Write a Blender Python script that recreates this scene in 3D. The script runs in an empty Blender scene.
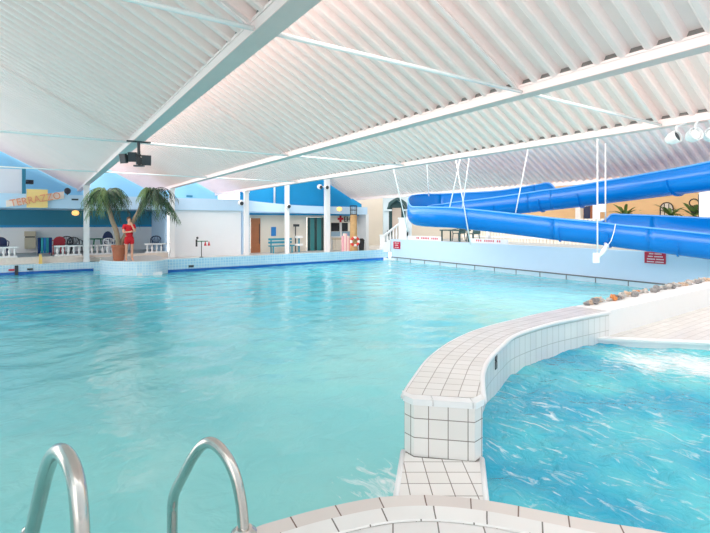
import bpy, bmesh, math, random
from mathutils import Vector, Matrix, noise
R_ = random.Random(11)
PI = math.pi

# ------------------------------------------------------------------ camera, sky, light, exposure
TH = math.atan(312 / 473)
SN, CS = math.sin(TH), math.cos(TH)
F, EYE, HZ = 473.0, 1.6, 222.0
scn = bpy.context.scene
COL = scn.collection
cd = bpy.data.cameras.new('camera')
cam = bpy.data.objects.new('camera', cd)
COL.objects.link(cam)
cam.location = (0, 0, EYE)
cam.rotation_euler = (PI / 2, 0, -TH)
cd.sensor_width = 36
cd.lens = F / 710 * 36
cd.shift_y = -(266.5 - HZ) / 710
cd.clip_start = 0.05
scn.camera = cam
scn.view_settings.view_transform = 'Standard'
scn.view_settings.look = 'None'
scn.view_settings.gamma = 1
scn.view_settings.use_curve_mapping = False
scn.view_settings.exposure = -0.14
scn.cycles.use_denoising = True
scn.cycles.max_bounces = 8
scn.cycles.diffuse_bounces = 5
wd = bpy.data.worlds.new('sky')
scn.world = wd
wd.use_nodes = True
bg = wd.node_tree.nodes['Background']
bg.inputs[0].default_value = (1.0, 0.96, 0.925, 1)
bg.inputs[1].default_value = 2.9


def area(name, loc, rot, sx, sy, power, col=(1, 1, 1)):
    l = bpy.data.lights.new(name, 'AREA')
    l.shape = 'RECTANGLE'
    l.size, l.size_y = sx, sy
    l.energy, l.color = power, col
    o = bpy.data.objects.new(name, l)
    COL.objects.link(o)
    o.location, o.rotation_euler = loc, rot
    return o


# daylight through the glazed risers of the saw-tooth roof (each faces +X, over the pool)
for X, z0, z1, Y0, Y1, pw in ((1.76, 3.5, 5.2, 0, 29, 300), (5.46, 3.5, 5.2, 0, 29, 350), (9.25, 3.6, 6.7, 0, 24, 750), (16.55, 3.3, 4.9, -2, 22, 420)):
    area('clerestory_daylight', (X, (Y0 + Y1) / 2, (z0 + z1) / 2), (0, -PI / 2 + 0.45, 0), z1 - z0, Y1 - Y0, pw, (1, .95, .89))


# ------------------------------------------------------------------ geometry helpers
def wp(r, D, z=0.0):
    return Vector((CS * r + SN * D, -SN * r + CS * D, z))


def pD(px, py, D):
    return wp((px - 355) / F * D, D, EYE - (py - HZ) * D / F)


def pZ(px, py, z):
    return pD(px, py, (EYE - z) * F / (py - HZ))


def uu(px):
    t = (px - 355) / F
    return (SN + t * CS) / (CS - t * SN)


def pY(px, py, Y):
    X = uu(px) * Y
    D = SN * X + CS * Y
    return Vector((X, Y, EYE - (py - HZ) * D / F))


def pX(px, py, X):
    Y = X / uu(px)
    D = SN * X + CS * Y
    return Vector((X, Y, EYE - (py - HZ) * D / F))


def lin(c):
    return tuple((v / 255 / 12.92 if v / 255 <= 0.04045 else ((v / 255 + 0.055) / 1.055) ** 2.4) for v in c) + (1,)


def catmull(pts, n):
    pts = [Vector(p) for p in pts]
    out = []
    for i in range(len(pts) - 1):
        p0 = pts[max(i - 1, 0)]; p1 = pts[i]; p2 = pts[i + 1]; p3 = pts[min(i + 2, len(pts) - 1)]
        for k in range(n):
            t = k / n
            out.append(0.5 * ((2 * p1) + (p2 - p0) * t + (2 * p0 - 5 * p1 + 4 * p2 - p3) * t * t + (3 * p1 - p0 - 3 * p2 + p3) * t ** 3))
    out.append(pts[-1])
    return out


def resample(pts, n):
    L = [0]
    for a, b in zip(pts, pts[1:]):
        L.append(L[-1] + (b - a).length)
    out = []
    j = 0
    for i in range(n):
        s = L[-1] * i / (n - 1)
        while j < len(L) - 2 and L[j + 1] < s:
            j += 1
        d = L[j + 1] - L[j]
        t = (s - L[j]) / d if d else 0
        out.append(pts[j].lerp(pts[j + 1], min(max(t, 0), 1)))
    return out


ROOT = {}


class MB:
    def __init__(s):
        s.v, s.f, s.u = [], [], []

    def face(s, pts, uv=None):
        b = len(s.v)
        s.v += [Vector(p) for p in pts]
        s.f.append(tuple(range(b, b + len(pts))))
        s.u.append(uv)
        return s

    def add(s, vs, fs):
        b = len(s.v)
        s.v += [Vector(p) for p in vs]
        for f in fs:
            s.f.append(tuple(i + b for i in f))
            s.u.append(None)
        return s

    def box(s, c, d, rz=0.0, M=None):
        vs = []
        for x in (-.5, .5):
            for y in (-.5, .5):
                for z in (-.5, .5):
                    p = Vector((x * d[0], y * d[1], z * d[2]))
                    if M is not None:
                        p = M @ p
                    if rz:
                        p = Matrix.Rotation(rz, 3, 'Z') @ p
                    vs.append(p + Vector(c))
        return s.add(vs, [(0, 1, 3, 2), (4, 6, 7, 5), (0, 4, 5, 1), (2, 3, 7, 6), (0, 2, 6, 4), (1, 5, 7, 3)])

    def box2(s, a, b):
        a, b = Vector(a), Vector(b)
        return s.box((a + b) / 2, (abs(b.x - a.x), abs(b.y - a.y), abs(b.z - a.z)))

    def tube(s, path, r, n=10, cap=True):
        path = [Vector(p) for p in path]
        m = len(path)
        rr = r if isinstance(r, (list, tuple)) else [r] * m
        ref = None
        vs, fs = [], []
        for i, p in enumerate(path):
            t = (path[min(i + 1, m - 1)] - path[max(i - 1, 0)]).normalized()
            if ref is None:
                ref = t.orthogonal().normalized()
            a = (ref - t * ref.dot(t))
            a = a.normalized() if a.length > 1e-6 else t.orthogonal().normalized()
            ref = a
            b = t.cross(a)
            for k in range(n):
                an = 2 * PI * k / n
                vs.append(p + (a * math.cos(an) + b * math.sin(an)) * rr[i])
        for i in range(m - 1):
            for k in range(n):
                k2 = (k + 1) % n
                fs.append((i * n + k, i * n + k2, (i + 1) * n + k2, (i + 1) * n + k))
        if cap:
            fs.append(tuple(range(n - 1, -1, -1)))
            fs.append(tuple((m - 1) * n + k for k in range(n)))
        return s.add(vs, fs)

    def lathe(s, prof, c, n=16, M=None):
        vs, fs = [], []
        for (r, z) in prof:
            for k in range(n):
                p = Vector((r * math.cos(2 * PI * k / n), r * math.sin(2 * PI * k / n), z))
                vs.append((M @ p if M is not None else p) + Vector(c))
        m = len(prof)
        for i in range(m - 1):
            for k in range(n):
                k2 = (k + 1) % n
                fs.append((i * n + k, i * n + k2, (i + 1) * n + k2, (i + 1) * n + k))
        fs.append(tuple(range(n - 1, -1, -1)))
        fs.append(tuple((m - 1) * n + k for k in range(n)))
        return s.add(vs, fs)

    def ball(s, c, r, sc=(1, 1, 1), n=12, rough=0.0, seed=0):
        vs, fs = [], []
        h = n // 2
        for i in range(h + 1):
            ph = PI * i / h
            for k in range(n):
                th = 2 * PI * k / n
                d = Vector((math.sin(ph) * math.cos(th), math.sin(ph) * math.sin(th), math.cos(ph)))
                q = 1 + rough * noise.noise(d * 1.7 + Vector((seed * 7.3, seed, 0)))
                vs.append(Vector((d.x * sc[0], d.y * sc[1], d.z * sc[2])) * r * q + Vector(c))
        for i in range(h):
            for k in range(n):
                k2 = (k + 1) % n
                fs.append((i * n + k, (i + 1) * n + k, (i + 1) * n + k2, i * n + k2))
        return s.add(vs, fs)

    def prism(s, poly, z0, z1):
        n = len(poly)
        vs = [(p[0], p[1], z0) for p in poly] + [(p[0], p[1], z1) for p in poly]
        fs = [tuple(range(n - 1, -1, -1)), tuple(range(n, 2 * n))]
        for i in range(n):
            j = (i + 1) % n
            fs.append((i, j, n + j, n + i))
        return s.add(vs, fs)

    def slab(s, pts, d):
        """polygon of 3-D points given thickness by vector d"""
        n = len(pts)
        d = Vector(d)
        vs = [Vector(p) for p in pts] + [Vector(p) + d for p in pts]
        fs = [tuple(range(n - 1, -1, -1)), tuple(range(n, 2 * n))]
        for i in range(n):
            j = (i + 1) % n
            fs.append((i, j, n + j, n + i))
        return s.add(vs, fs)

    def strip(s, A, B, u0=0.0, v0=0.0, cut=1e9):
        """ruled strip between polylines A and B with UVs in metres"""
        u = u0
        for i in range(len(A) - 1):
            du = (B[i + 1] - B[i]).length * .5 + (A[i + 1] - A[i]).length * .5
            h0, h1 = (B[i] - A[i]).length, (B[i + 1] - A[i + 1]).length
            s.face([A[i], A[i + 1], B[i + 1], B[i]], [(u, v0), (u + du, v0), (u + du, v0 + h1), (u, v0 + h0)])
            u += du
        return s

    def build(s, name, mat, parent=None, smooth=False, merge=False):
        off = Vector((0, 0, 0))
        if parent is not None:
            off = ROOT[parent.name]
        me = bpy.data.meshes.new(name)
        me.from_pydata([p - off for p in s.v], [], s.f)
        if any(u is not None for u in s.u):
            ul = me.uv_layers.new(name='UVMap')
            li = 0
            for f, u in zip(s.f, s.u):
                for k in range(len(f)):
                    if u is not None:
                        ul.data[li].uv = u[k]
                    li += 1
        bm = bmesh.new()
        bm.from_mesh(me)
        if merge:
            bmesh.ops.remove_doubles(bm, verts=bm.verts, dist=1e-4)
        bmesh.ops.recalc_face_normals(bm, faces=bm.faces)
        bm.to_mesh(me)
        bm.free()
        if smooth:
            for p in me.polygons:
                p.use_smooth = True
        me.materials.append(mat)
        o = bpy.data.objects.new(name, me)
        COL.objects.link(o)
        if parent is not None:
            o.parent = parent
        ROOT[o.name] = off
        return o


def thing(name, label, cat, loc, group=None):
    o = bpy.data.objects.new(name, None)
    o.empty_display_size = .1
    COL.objects.link(o)
    o.location = loc
    ROOT[o.name] = Vector(loc)
    return tag(o, label, cat, group)


def tag(o, label, cat, group=None):
    o['label'] = label
    o['category'] = cat
    if group:
        o['group'] = group
    return o


def struct(o):
    o['kind'] = 'structure'
    return o


def copy_thing(root, loc, label=None, rz=None, group=None):
    r = root.copy()
    COL.objects.link(r)
    r.location = loc
    if rz is not None:
        r.rotation_euler = (0, 0, rz)
    if label:
        r['label'] = label
    if group:
        r['group'] = group
    for ch in list(root.children):
        c = ch.copy()
        COL.objects.link(c)
        c.parent = r
        for g in list(ch.children):
            d = g.copy()
            COL.objects.link(d)
            d.parent = c
    return r


# ------------------------------------------------------------------ materials
def mat(name, rgb, rough=.5, metal=0.0, var=0.0, vscale=3.0, bump=0.0, emit=0.0, spec=.5):
    m = bpy.data.materials.new(name)
    m.use_nodes = True
    nt = m.node_tree
    p = nt.nodes['Principled BSDF']
    c = lin(rgb)
    p.inputs['Base Color'].default_value = c
    p.inputs['Roughness'].default_value = rough
    p.inputs['Metallic'].default_value = metal
    p.inputs['Specular IOR Level'].default_value = spec
    if emit:
        p.inputs['Emission Color'].default_value = c
        p.inputs['Emission Strength'].default_value = emit
    if var or bump:
        tc = nt.nodes.new('ShaderNodeTexCoord')
        nz = nt.nodes.new('ShaderNodeTexNoise')
        nz.inputs['Scale'].default_value = vscale
        nz.inputs['Detail'].default_value = 5
        nt.links.new(tc.outputs['Object'], nz.inputs['Vector'])
        if var:
            mx = nt.nodes.new('ShaderNodeMix')
            mx.data_type = 'RGBA'
            mx.inputs[6].default_value = tuple(v * (1 - var) for v in c[:3]) + (1,)
            mx.inputs[7].default_value = tuple(min(v * (1 + var), 1) for v in c[:3]) + (1,)
            nt.links.new(nz.outputs['Fac'], mx.inputs[0])
            nt.links.new(mx.outputs[2], p.inputs['Base Color'])
        if bump:
            b = nt.nodes.new('ShaderNodeBump')
            b.inputs['Strength'].default_value = bump
            b.inputs['Distance'].default_value = .02
            nt.links.new(nz.outputs['Fac'], b.inputs['Height'])
            nt.links.new(b.outputs[0], p.inputs['Normal'])
    return m


def tile_mat(name, c1, c2, joint, w, h, mortar=.006, off=0.0, rough=.22):
    m = bpy.data.materials.new(name)
    m.use_nodes = True
    nt = m.node_tree
    p = nt.nodes['Principled BSDF']
    p.inputs['Roughness'].default_value = rough
    tc = nt.nodes.new('ShaderNodeTexCoord')
    br = nt.nodes.new('ShaderNodeTexBrick')
    br.offset = off
    br.inputs['Color1'].default_value = lin(c1)
    br.inputs['Color2'].default_value = lin(c2)
    br.inputs['Mortar'].default_value = lin(joint)
    br.inputs['Scale'].default_value = 1
    br.inputs['Mortar Size'].default_value = mortar
    br.inputs['Mortar Smooth'].default_value = .1
    br.inputs['Bias'].default_value = 0
    br.inputs['Brick Width'].default_value = w
    br.inputs['Row Height'].default_value = h
    nt.links.new(tc.outputs['UV'], br.inputs['Vector'])
    nz = nt.nodes.new('ShaderNodeTexNoise')
    nz.inputs['Scale'].default_value = 2.5
    nt.links.new(tc.outputs['UV'], nz.inputs['Vector'])
    mx = nt.nodes.new('ShaderNodeMix')
    mx.data_type = 'RGBA'
    mx.blend_type = 'MULTIPLY'
    mx.inputs[0].default_value = .12
    nt.links.new(br.outputs['Color'], mx.inputs[6])
    nt.links.new(nz.outputs['Fac'], mx.inputs[7])
    nt.links.new(mx.outputs[2], p.inputs['Base Color'])
    b = nt.nodes.new('ShaderNodeBump')
    b.inputs['Strength'].default_value = .4
    b.inputs['Distance'].default_value = .003
    b.invert = True
    nt.links.new(br.outputs['Fac'], b.inputs['Height'])
    nt.links.new(b.outputs[0], p.inputs['Normal'])
    return m


def water_mat(name, deep, pale, foam_glint_pts, scales, bump, foam_glint_amt, rough=.025, depth=None):
    """water with ripples; foam and painted glints gather around given points"""
    m = bpy.data.materials.new(name)
    m.use_nodes = True
    nt = m.node_tree
    N, L = nt.nodes, nt.links
    p = N['Principled BSDF']
    p.inputs['Roughness'].default_value = rough
    p.inputs['IOR'].default_value = 1.33
    tc = N.new('ShaderNodeTexCoord')
    big = N.new('ShaderNodeTexNoise')
    big.inputs['Scale'].default_value = scales[0]
    big.inputs['Detail'].default_value = 3
    L.new(tc.outputs['Object'], big.inputs['Vector'])
    ramp = N.new('ShaderNodeMapRange')
    ramp.inputs['From Min'].default_value = .35
    ramp.inputs['From Max'].default_value = .65
    L.new(big.outputs['Fac'], ramp.inputs['Value'])
    mx = N.new('ShaderNodeMix')
    mx.data_type = 'RGBA'
    mx.inputs[6].default_value = lin(deep)
    mx.inputs[7].default_value = lin(pale)
    if depth:      # stronger colour further out: deeper water plus painted wall reflections
        sx = N.new('ShaderNodeSeparateXYZ')
        L.new(tc.outputs['Object'], sx.inputs[0])
        dm = N.new('ShaderNodeMapRange')
        dm.inputs['From Min'].default_value = depth[1]
        dm.inputs['From Max'].default_value = depth[0]
        L.new(sx.outputs['Y'], dm.inputs['Value'])
        av = N.new('ShaderNodeMix')
        av.data_type = 'FLOAT'
        av.inputs[0].default_value = .7
        L.new(ramp.outputs[0], av.inputs[2])
        L.new(dm.outputs[0], av.inputs[3])
        L.new(av.outputs[0], mx.inputs[0])
    else:
        L.new(ramp.outputs[0], mx.inputs[0])
    # foam and painted ripple glints
    fn = N.new('ShaderNodeTexNoise')
    fn.inputs['Scale'].default_value = scales[2]
    fn.inputs['Detail'].default_value = 9
    fn.inputs['Roughness'].default_value = .65
    fn.inputs['Distortion'].default_value = 1.2
    mp = N.new('ShaderNodeMapping')
    mp.inputs['Rotation'].default_value = (0, 0, .9)
    mp.inputs['Scale'].default_value = (1, .38, 1)
    L.new(tc.outputs['Object'], mp.inputs['Vector'])
    L.new(mp.outputs[0], fn.inputs['Vector'])
    total = None
    for (q, rad, gain) in foam_glint_pts:
        vd = N.new('ShaderNodeVectorMath')
        vd.operation = 'DISTANCE'
        vd.inputs[1].default_value = q
        L.new(tc.outputs['Object'], vd.inputs[0])
        mr = N.new('ShaderNodeMapRange')
        mr.inputs['From Min'].default_value = rad
        mr.inputs['From Max'].default_value = 0
        mr.inputs['To Min'].default_value = 0
        mr.inputs['To Max'].default_value = gain
        L.new(vd.outputs['Value'], mr.inputs['Value'])
        if total is None:
            total = mr.outputs[0]
        else:
            a = N.new('ShaderNodeMath')
            a.operation = 'MAXIMUM'
            L.new(total, a.inputs[0])
            L.new(mr.outputs[0], a.inputs[1])
            total = a.outputs[0]
    sm = N.new('ShaderNodeMath')
    sm.operation = 'ADD'
    L.new(fn.outputs['Fac'], sm.inputs[0])
    L.new(total, sm.inputs[1])
    fr = N.new('ShaderNodeMapRange')
    fr.inputs['From Min'].default_value = 1 - foam_glint_amt
    fr.inputs['From Max'].default_value = 1.22 - foam_glint_amt
    L.new(sm.outputs[0], fr.inputs['Value'])
    mf = N.new('ShaderNodeMix')
    mf.data_type = 'RGBA'
    mf.inputs[7].default_value = (.86, .95, .97, 1)
    L.new(fr.outputs[0], mf.inputs[0])
    L.new(mx.outputs[2], mf.inputs[6])
    L.new(mf.outputs[2], p.inputs['Base Color'])
    rn = N.new('ShaderNodeTexNoise')
    rn.inputs['Scale'].default_value = scales[1]
    rn.inputs['Detail'].default_value = 4
    rn.inputs['Distortion'].default_value = .6
    L.new(tc.outputs['Object'], rn.inputs['Vector'])
    b = N.new('ShaderNodeBump')
    b.inputs['Strength'].default_value = bump
    b.inputs['Distance'].default_value = .05
    L.new(rn.outputs['Fac'], b.inputs['Height'])
    L.new(b.outputs[0], p.inputs['Normal'])
    return m


M = dict(
    roof=mat('white_sheet_metal', (248, 227, 223), .55, var=.04, vscale=1.2),
    beam=mat('white_beam_paint', (246, 230, 228), .45, var=.03),
    white=mat('white_paint', (238, 240, 242), .5),
    wallwhite=mat('white_plaster', (232, 238, 243), .6, var=.02),
    slidewall=mat('pale_wall_paint', (206, 228, 248), .5, var=.02),
    cream=mat('cream_wall', (232, 226, 214), .7, var=.03),
    fascia=mat('pale_blue_fascia', (190, 220, 245), .6, var=.03),
    gable=mat('sky_blue_gable', (150, 214, 246), .7, var=.06, vscale=1.0),
    gable2=mat('strong_blue_gable', (14, 150, 208), .7, var=.12, vscale=.8),
    teal=mat('teal_wall', (52, 136, 164), .7, var=.05),
    stripe=mat('bright_blue_stripe', (30, 150, 205), .5),
    navy=mat('navy_plastic', (22, 42, 92), .4),
    darkpl=mat('dark_grey_plastic', (52, 58, 66), .45),
    red=mat('red_cloth', (205, 22, 38), .8, var=.1, vscale=20),
    redpl=mat('red_plastic', (200, 60, 75), .4),
    teal_pl=mat('teal_plastic', (25, 120, 125), .45),
    green=mat('green_plastic', (50, 120, 90), .45),
    wood=mat('brown_door_wood', (176, 112, 74), .5, var=.12, vscale=6),
    postwood=mat('tan_post_bark', (196, 160, 112), .8, var=.2, vscale=8),
    bench=mat('teal_bench_paint', (50, 150, 175), .5),
    bluepl=mat('blue_notice', (40, 130, 205), .5),
    terracotta=mat('terracotta', (176, 104, 76), .75, var=.12, vscale=6),
    soil=mat('soil', (70, 52, 40), .9),
    trunk=mat('palm_bark', (150, 136, 116), .9, var=.25, vscale=14, bump=.6),
    leaf=mat('palm_leaf', (58, 98, 62), .55, var=.35, vscale=4),
    leafb=mat('palm_leaf_light', (110, 142, 92), .45, var=.3, vscale=4),
    leafc=mat('palm_leaf_dark', (34, 66, 48), .5, var=.3, vscale=4),
    leaf2=mat('fern_leaf', (92, 128, 66), .6, var=.3, vscale=6),
    stone=mat('terrace_stone', (226, 216, 206), .8, var=.12, vscale=9),
    floor=mat('grey_floor_tile', (205, 205, 203), .5, var=.05),
    darkfloor=mat('terrace_floor', (182, 182, 182), .6),
    steel=mat('brushed_steel', (200, 198, 194), .22, metal=1.0, var=.08, vscale=30),
    slide=mat('blue_fibreglass', (2, 112, 198), .2, var=.05, vscale=.8),
    slide_in=mat('dark_blue_fibreglass', (10, 90, 172), .25),
    orange=mat('orange_wall', (244, 208, 158), .7, var=.06, vscale=.7),
    black=mat('black_metal', (22, 24, 26), .5),
    lampgrey=mat('dark_floodlight', (58, 60, 64), .4),
    beige=mat('beige_cabinet', (205, 195, 172), .6),
    yellow=mat('yellow_plastic', (240, 205, 120), .5),
    signyellow=mat('sign_yellow', (250, 215, 140), .6),
    signpeach=mat('sign_peach', (252, 232, 222), .6),
    signletter=mat('sign_orange_letter', (240, 162, 126), .6),
    signred=mat('sign_red', (196, 24, 62), .5),
    crossred=mat('cross_red', (200, 30, 45), .5),
    letterblack=mat('letter_black', (28, 28, 32), .5),
    lampglow=mat('warm_lamp_glass', (255, 196, 120), .4, emit=1.3),
    skin=mat('skin', (226, 172, 146), .55),
    hair=mat('brown_hair', (86, 58, 44), .6),
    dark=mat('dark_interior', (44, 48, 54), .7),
    glass=mat('counter_glass', (150, 180, 200), .08),
    pink=mat('pink_plastic', (236, 176, 188), .5),
    ring=mat('lifebuoy_white', (240, 238, 232), .5),
    ringred=mat('lifebuoy_red', (212, 60, 48), .5),
    portal=mat('portal_paint', (192, 208, 216), .6, var=.04),
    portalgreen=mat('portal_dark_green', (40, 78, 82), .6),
    granite=mat('granite_ledge', (176, 184, 190), .4),
    stonegrey=mat('grey_stone', (188, 184, 180), .8, var=.3, vscale=12),
    stonetan=mat('tan_stone', (202, 178, 156), .8, var=.3, vscale=12),
    stoneorange=mat('orange_stone', (214, 140, 84), .8, var=.3, vscale=12),
    stonedark=mat('dark_stone', (146, 144, 144), .8, var=.3, vscale=12),
    gutter=mat('gutter_underside_shade', (226, 202, 198), .6, var=.06, vscale=5),  # shade of the beam underside put into the colour
    rimblue=mat('pale_blue_rim', (96, 164, 232), .3),
    gap_shade=mat('rib_gap_shadow', (128, 126, 124), .9),  # dark tone painted for the shadow gaps at the rib ends
    joint=mat('dark_joint', (110, 112, 116), .7),
    lens=mat('lamp_lens', (250, 250, 250), .15),
    bluestripe=mat('waterline_blue', (20, 96, 178), .25),
    sunset=mat('towel_teal', (60, 170, 180), .9, var=.2, vscale=20),
    towelblue=mat('towel_navy', (28, 62, 120), .9, var=.2, vscale=20),
)
M['tile_w'] = tile_mat('white_tile_square', (244, 242, 240), (238, 236, 233), (140, 132, 126), .112, .112, .0028)
M['tile_top'] = tile_mat('white_tile_walltop', (244, 242, 240), (236, 233, 230), (176, 170, 164), .112, .106, .003)
M['tile_in'] = tile_mat('white_tile_wallside', (242, 242, 242), (236, 236, 238), (200, 200, 198), .112, .175, .0035)
M['tile_deck'] = tile_mat('white_tile_deck', (238, 235, 231), (228, 224, 220), (196, 192, 186), .2, .1, .004, off=.5)
M['tile_cop'] = tile_mat('white_coping_tile', (232, 226, 222), (222, 214, 210), (128, 108, 100), .215, .4, .0035)
M['tile_cop2'] = tile_mat('white_coping_tile_inner', (246, 246, 245), (238, 238, 237), (124, 120, 116), .235, .4, .0035)
M['tile_floor'] = tile_mat('white_floor_tile', (238, 238, 238), (230, 230, 229), (136, 132, 128), .2, .2, .0035)
M['tile_b'] = tile_mat('pale_blue_tile', (176, 220, 244), (160, 210, 238), (206, 234, 246), .125, .125, .012)
M['tile_pier'] = tile_mat('pale_pier_tile', (204, 232, 246), (186, 222, 242), (222, 240, 250), .11, .11, .012)

# ------------------------------------------------------------------ water
WZ, BZ = -0.6, 0.2


def inside(p, poly):
    x, y = p
    c = False
    n = len(poly)
    for i in range(n):
        x1, y1 = poly[i][0], poly[i][1]
        x2, y2 = poly[i - 1][0], poly[i - 1][1]
        if (y1 > y) != (y2 > y) and x < (x2 - x1) * (y - y1) / (y2 - y1) + x1:
            c = not c
    return c


def water(name, poly, z, step, amp, m, freq):
    xs = [p[0] for p in poly]
    ys = [p[1] for p in poly]
    x0, x1, y0, y1 = min(xs), max(xs), min(ys), max(ys)
    nx, ny = int((x1 - x0) / step) + 1, int((y1 - y0) / step) + 1
    idx, vs, fs = {}, [], []
    keep = [[inside((x0 + (i + .5) * step, y0 + (j + .5) * step), poly) for j in range(ny)] for i in range(nx)]

    def vert(i, j):
        if (i, j) not in idx:
            x, y = x0 + i * step, y0 + j * step
            h = noise.fractal(Vector((x * freq, y * freq * 1.3, .3)), 1.0, 2.0, 4) * amp
            h += noise.noise(Vector((x * freq * .35, y * freq * .35, 4.))) * amp * .8
            idx[(i, j)] = len(vs)
            vs.append((x, y, z + h))
        return idx[(i, j)]
    for i in range(nx):
        for j in range(ny):
            if keep[i][j]:
                fs.append((vert(i, j), vert(i + 1, j), vert(i + 1, j + 1), vert(i, j + 1)))
    me = bpy.data.meshes.new(name)
    me.from_pydata(vs, [], fs)
    for p in me.polygons:
        p.use_smooth = True
    me.materials.append(m)
    o = bpy.data.objects.new(name, me)
    COL.objects.link(o)
    return struct(o)


foam_l = [(pZ(384, 482, WZ), .6, .33)]
M['water'] = water_mat('pool_water', (70, 188, 208), (160, 228, 224), foam_l, (.35, 4.5, 9.0), .34, .30, depth=(2.5, 13.0))
foam_glint_b = [(pZ(700, 366, BZ), .9, .42), (pZ(655, 362, BZ), .7, .38), (pZ(540, 430, BZ), 2.6, .10)]  # widest spot paints ripple glints into the colour; the others are foam
M['basin_water'] = water_mat('basin_water', (44, 168, 202), (104, 212, 218), foam_glint_b, (1.2, 8.0, 13.0), .8, .37)
XW = 16.75
water('water', [(-8, -3), (XW + .1, -3), (XW + .1, 22.1), (4.1, 22.1), (3.5, 24.3), (-8, 24.3)], WZ, .1, .022, M['water'], 1.4)

# ------------------------------------------------------------------ near deck, curved wall, basin
NZ = .25
curb_rd = [(-.95, .6), (-.88, 1.0), (-.82, 1.38), (-.68, 1.78), (-.494, 2.055), (-.312, 2.168), (-.095, 2.262), (.134, 2.33), (.38, 2.345),
           (.642, 2.30), (.902, 2.21), (1.105, 2.136), (1.357, 2.06), (2.0, 1.8), (3.2, 1.2), (5.0, .1)]
curb = resample(catmull([wp(r, d, NZ) for r, d in curb_rd], 12), 150)


def offset(line, d, dz=0.0):
    out = []
    for i, p in enumerate(line):
        t = line[min(i + 1, len(line) - 1)] - line[max(i - 1, 0)]
        n = Vector((t.y, -t.x, 0)).normalized()
        out.append(p + n * d + Vector((0, 0, dz)))
    return out


nose = offset(curb, .014, .004)
c1 = offset(curb, .105, .006)
c2 = offset(curb, .205, .006)
c2d = offset(curb, .212, 0)
low = [Vector((p.x, p.y, -.9)) for p in curb]
mb = MB()
mb.strip(low, [p - Vector((0, 0, .012)) for p in curb])
struct(mb.build('wall_pool_side', M['tile_w']))
mb = MB()
mb.strip([p - Vector((0, 0, .012)) for p in curb], nose).strip(nose, c1, v0=.02)
struct(mb.build('trim_1', M['tile_cop']))
mb = MB()
mb.strip(c1, c2, u0=.09, v0=.02)
mb.strip(c2, c2d, v0=.02)
struct(mb.build('trim_2', M['tile_cop2']))
back = wp(5, -4, NZ), wp(-3, -4, NZ), wp(-3, .2, NZ)
poly = [p + Vector((0, 0, -.002)) for p in c2d] + list(back)
mb = MB()
rot = math.radians(38)
uvf = [((p.x * math.cos(rot) - p.y * math.sin(rot)), (p.x * math.sin(rot) + p.y * math.cos(rot))) for p in poly]
mb.face(poly, uvf)
mb.face([Vector((p.x, p.y, -.9)) for p in poly])
struct(mb.build('floor', M['tile_floor']))

WT = .56
outer_c = resample(catmull([wp(r, d) for r, d in [(.298, 2.86), (.385, 3.12), (.582, 3.644), (.873, 4.17), (1.23, 4.62), (1.80, 5.13), (2.25, 5.49), (2.72, 5.85)]], 10), 60)
inner_c = resample(catmull([wp(r, d) for r, d in [(.745, 2.79), (.80, 3.02), (.882, 3.31), (1.02, 3.64), (1.253, 4.05), (1.50, 4.42), (2.02, 4.90), (2.52, 5.24), (2.97, 5.53)]], 10), 60)
FL, FLc, FRc, FR = wp(.298, 2.83), wp(.345, 2.765), wp(.685, 2.705), wp(.745, 2.765)


def at(pts, z):
    return [Vector((p.x, p.y, z)) for p in pts]


mb = MB()
mb.strip(at(outer_c, WT), at(inner_c, WT))
# swap UVs so that the long joints follow the wall
struct(mb.build('wall_curved_top', M['tile_top']))
mb = MB()
mb.strip(at(inner_c, -.7), at(inner_c, WT), v0=.015)
mb.strip(at(outer_c, -.7), at(outer_c, WT))
struct(mb.build('wall_curved', M['tile_in']))
fr = [outer_c[0], FL, FLc, FRc, FR, inner_c[0]]
mb = MB()
mb.strip(at(fr, .0), at(fr, WT - .028), u0=.03, v0=-.005 + .112 - (.0 + .0))
mb.face(at(fr, WT - .028), [(0, 0)] * 6)
struct(mb.build('wall_curved_end', M['tile_w']))
# coping: nosing along the inner edge and three bull-nosed pieces across the end
mb = MB()
rail = offset(at(inner_c, WT - .016), .012)
mb.tube(rail, .02, 8)
rail2 = offset(at(outer_c, WT - .016), -.006)
mb.tube(rail2, .018, 8)
struct(mb.build('trim_3', M['white'], smooth=True))
e = [FL, FLc, FRc, FR]


def grow(p, k=1.04):
    c = (FL + FR) / 2
    c = c.lerp((outer_c[0] + inner_c[0]) / 2, .5)
    return c + (p - c) * k


front = at([grow(p) for p in e], WT)
pieces = [[front[0], front[1], front[1].lerp(front[2], .32)], [front[1].lerp(front[2], .33), front[1].lerp(front[2], .95)], [front[1].lerp(front[2], .96), front[2], front[3]]]
mb = MB()
dirb = (wp(0, 1) - wp(0, 0))
for pc in pieces:
    pl = pc + [p + dirb * (.075 if i else .075) for i, p in enumerate(reversed(pc))]
    mb.prism([(p.x, p.y) for p in pl], WT - .03, WT + .006)
struct(mb.build('trim_4', M['white']))
# straight white continuation of the wall
sdir = (wp(5.62, 7.49) - wp(2.97, 5.53)).normalized()
i0, o0 = inner_c[-1], outer_c[-1]
mb = MB()
so, si = o0 + sdir * 6.2, i0 + sdir * 6.2
mb.prism([(i0.x, i0.y), (si.x, si.y), (so.x, so.y), (o0.x, o0.y)], -.7, WT)
struct(mb.build('wall_straight', M['white']))
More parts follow.
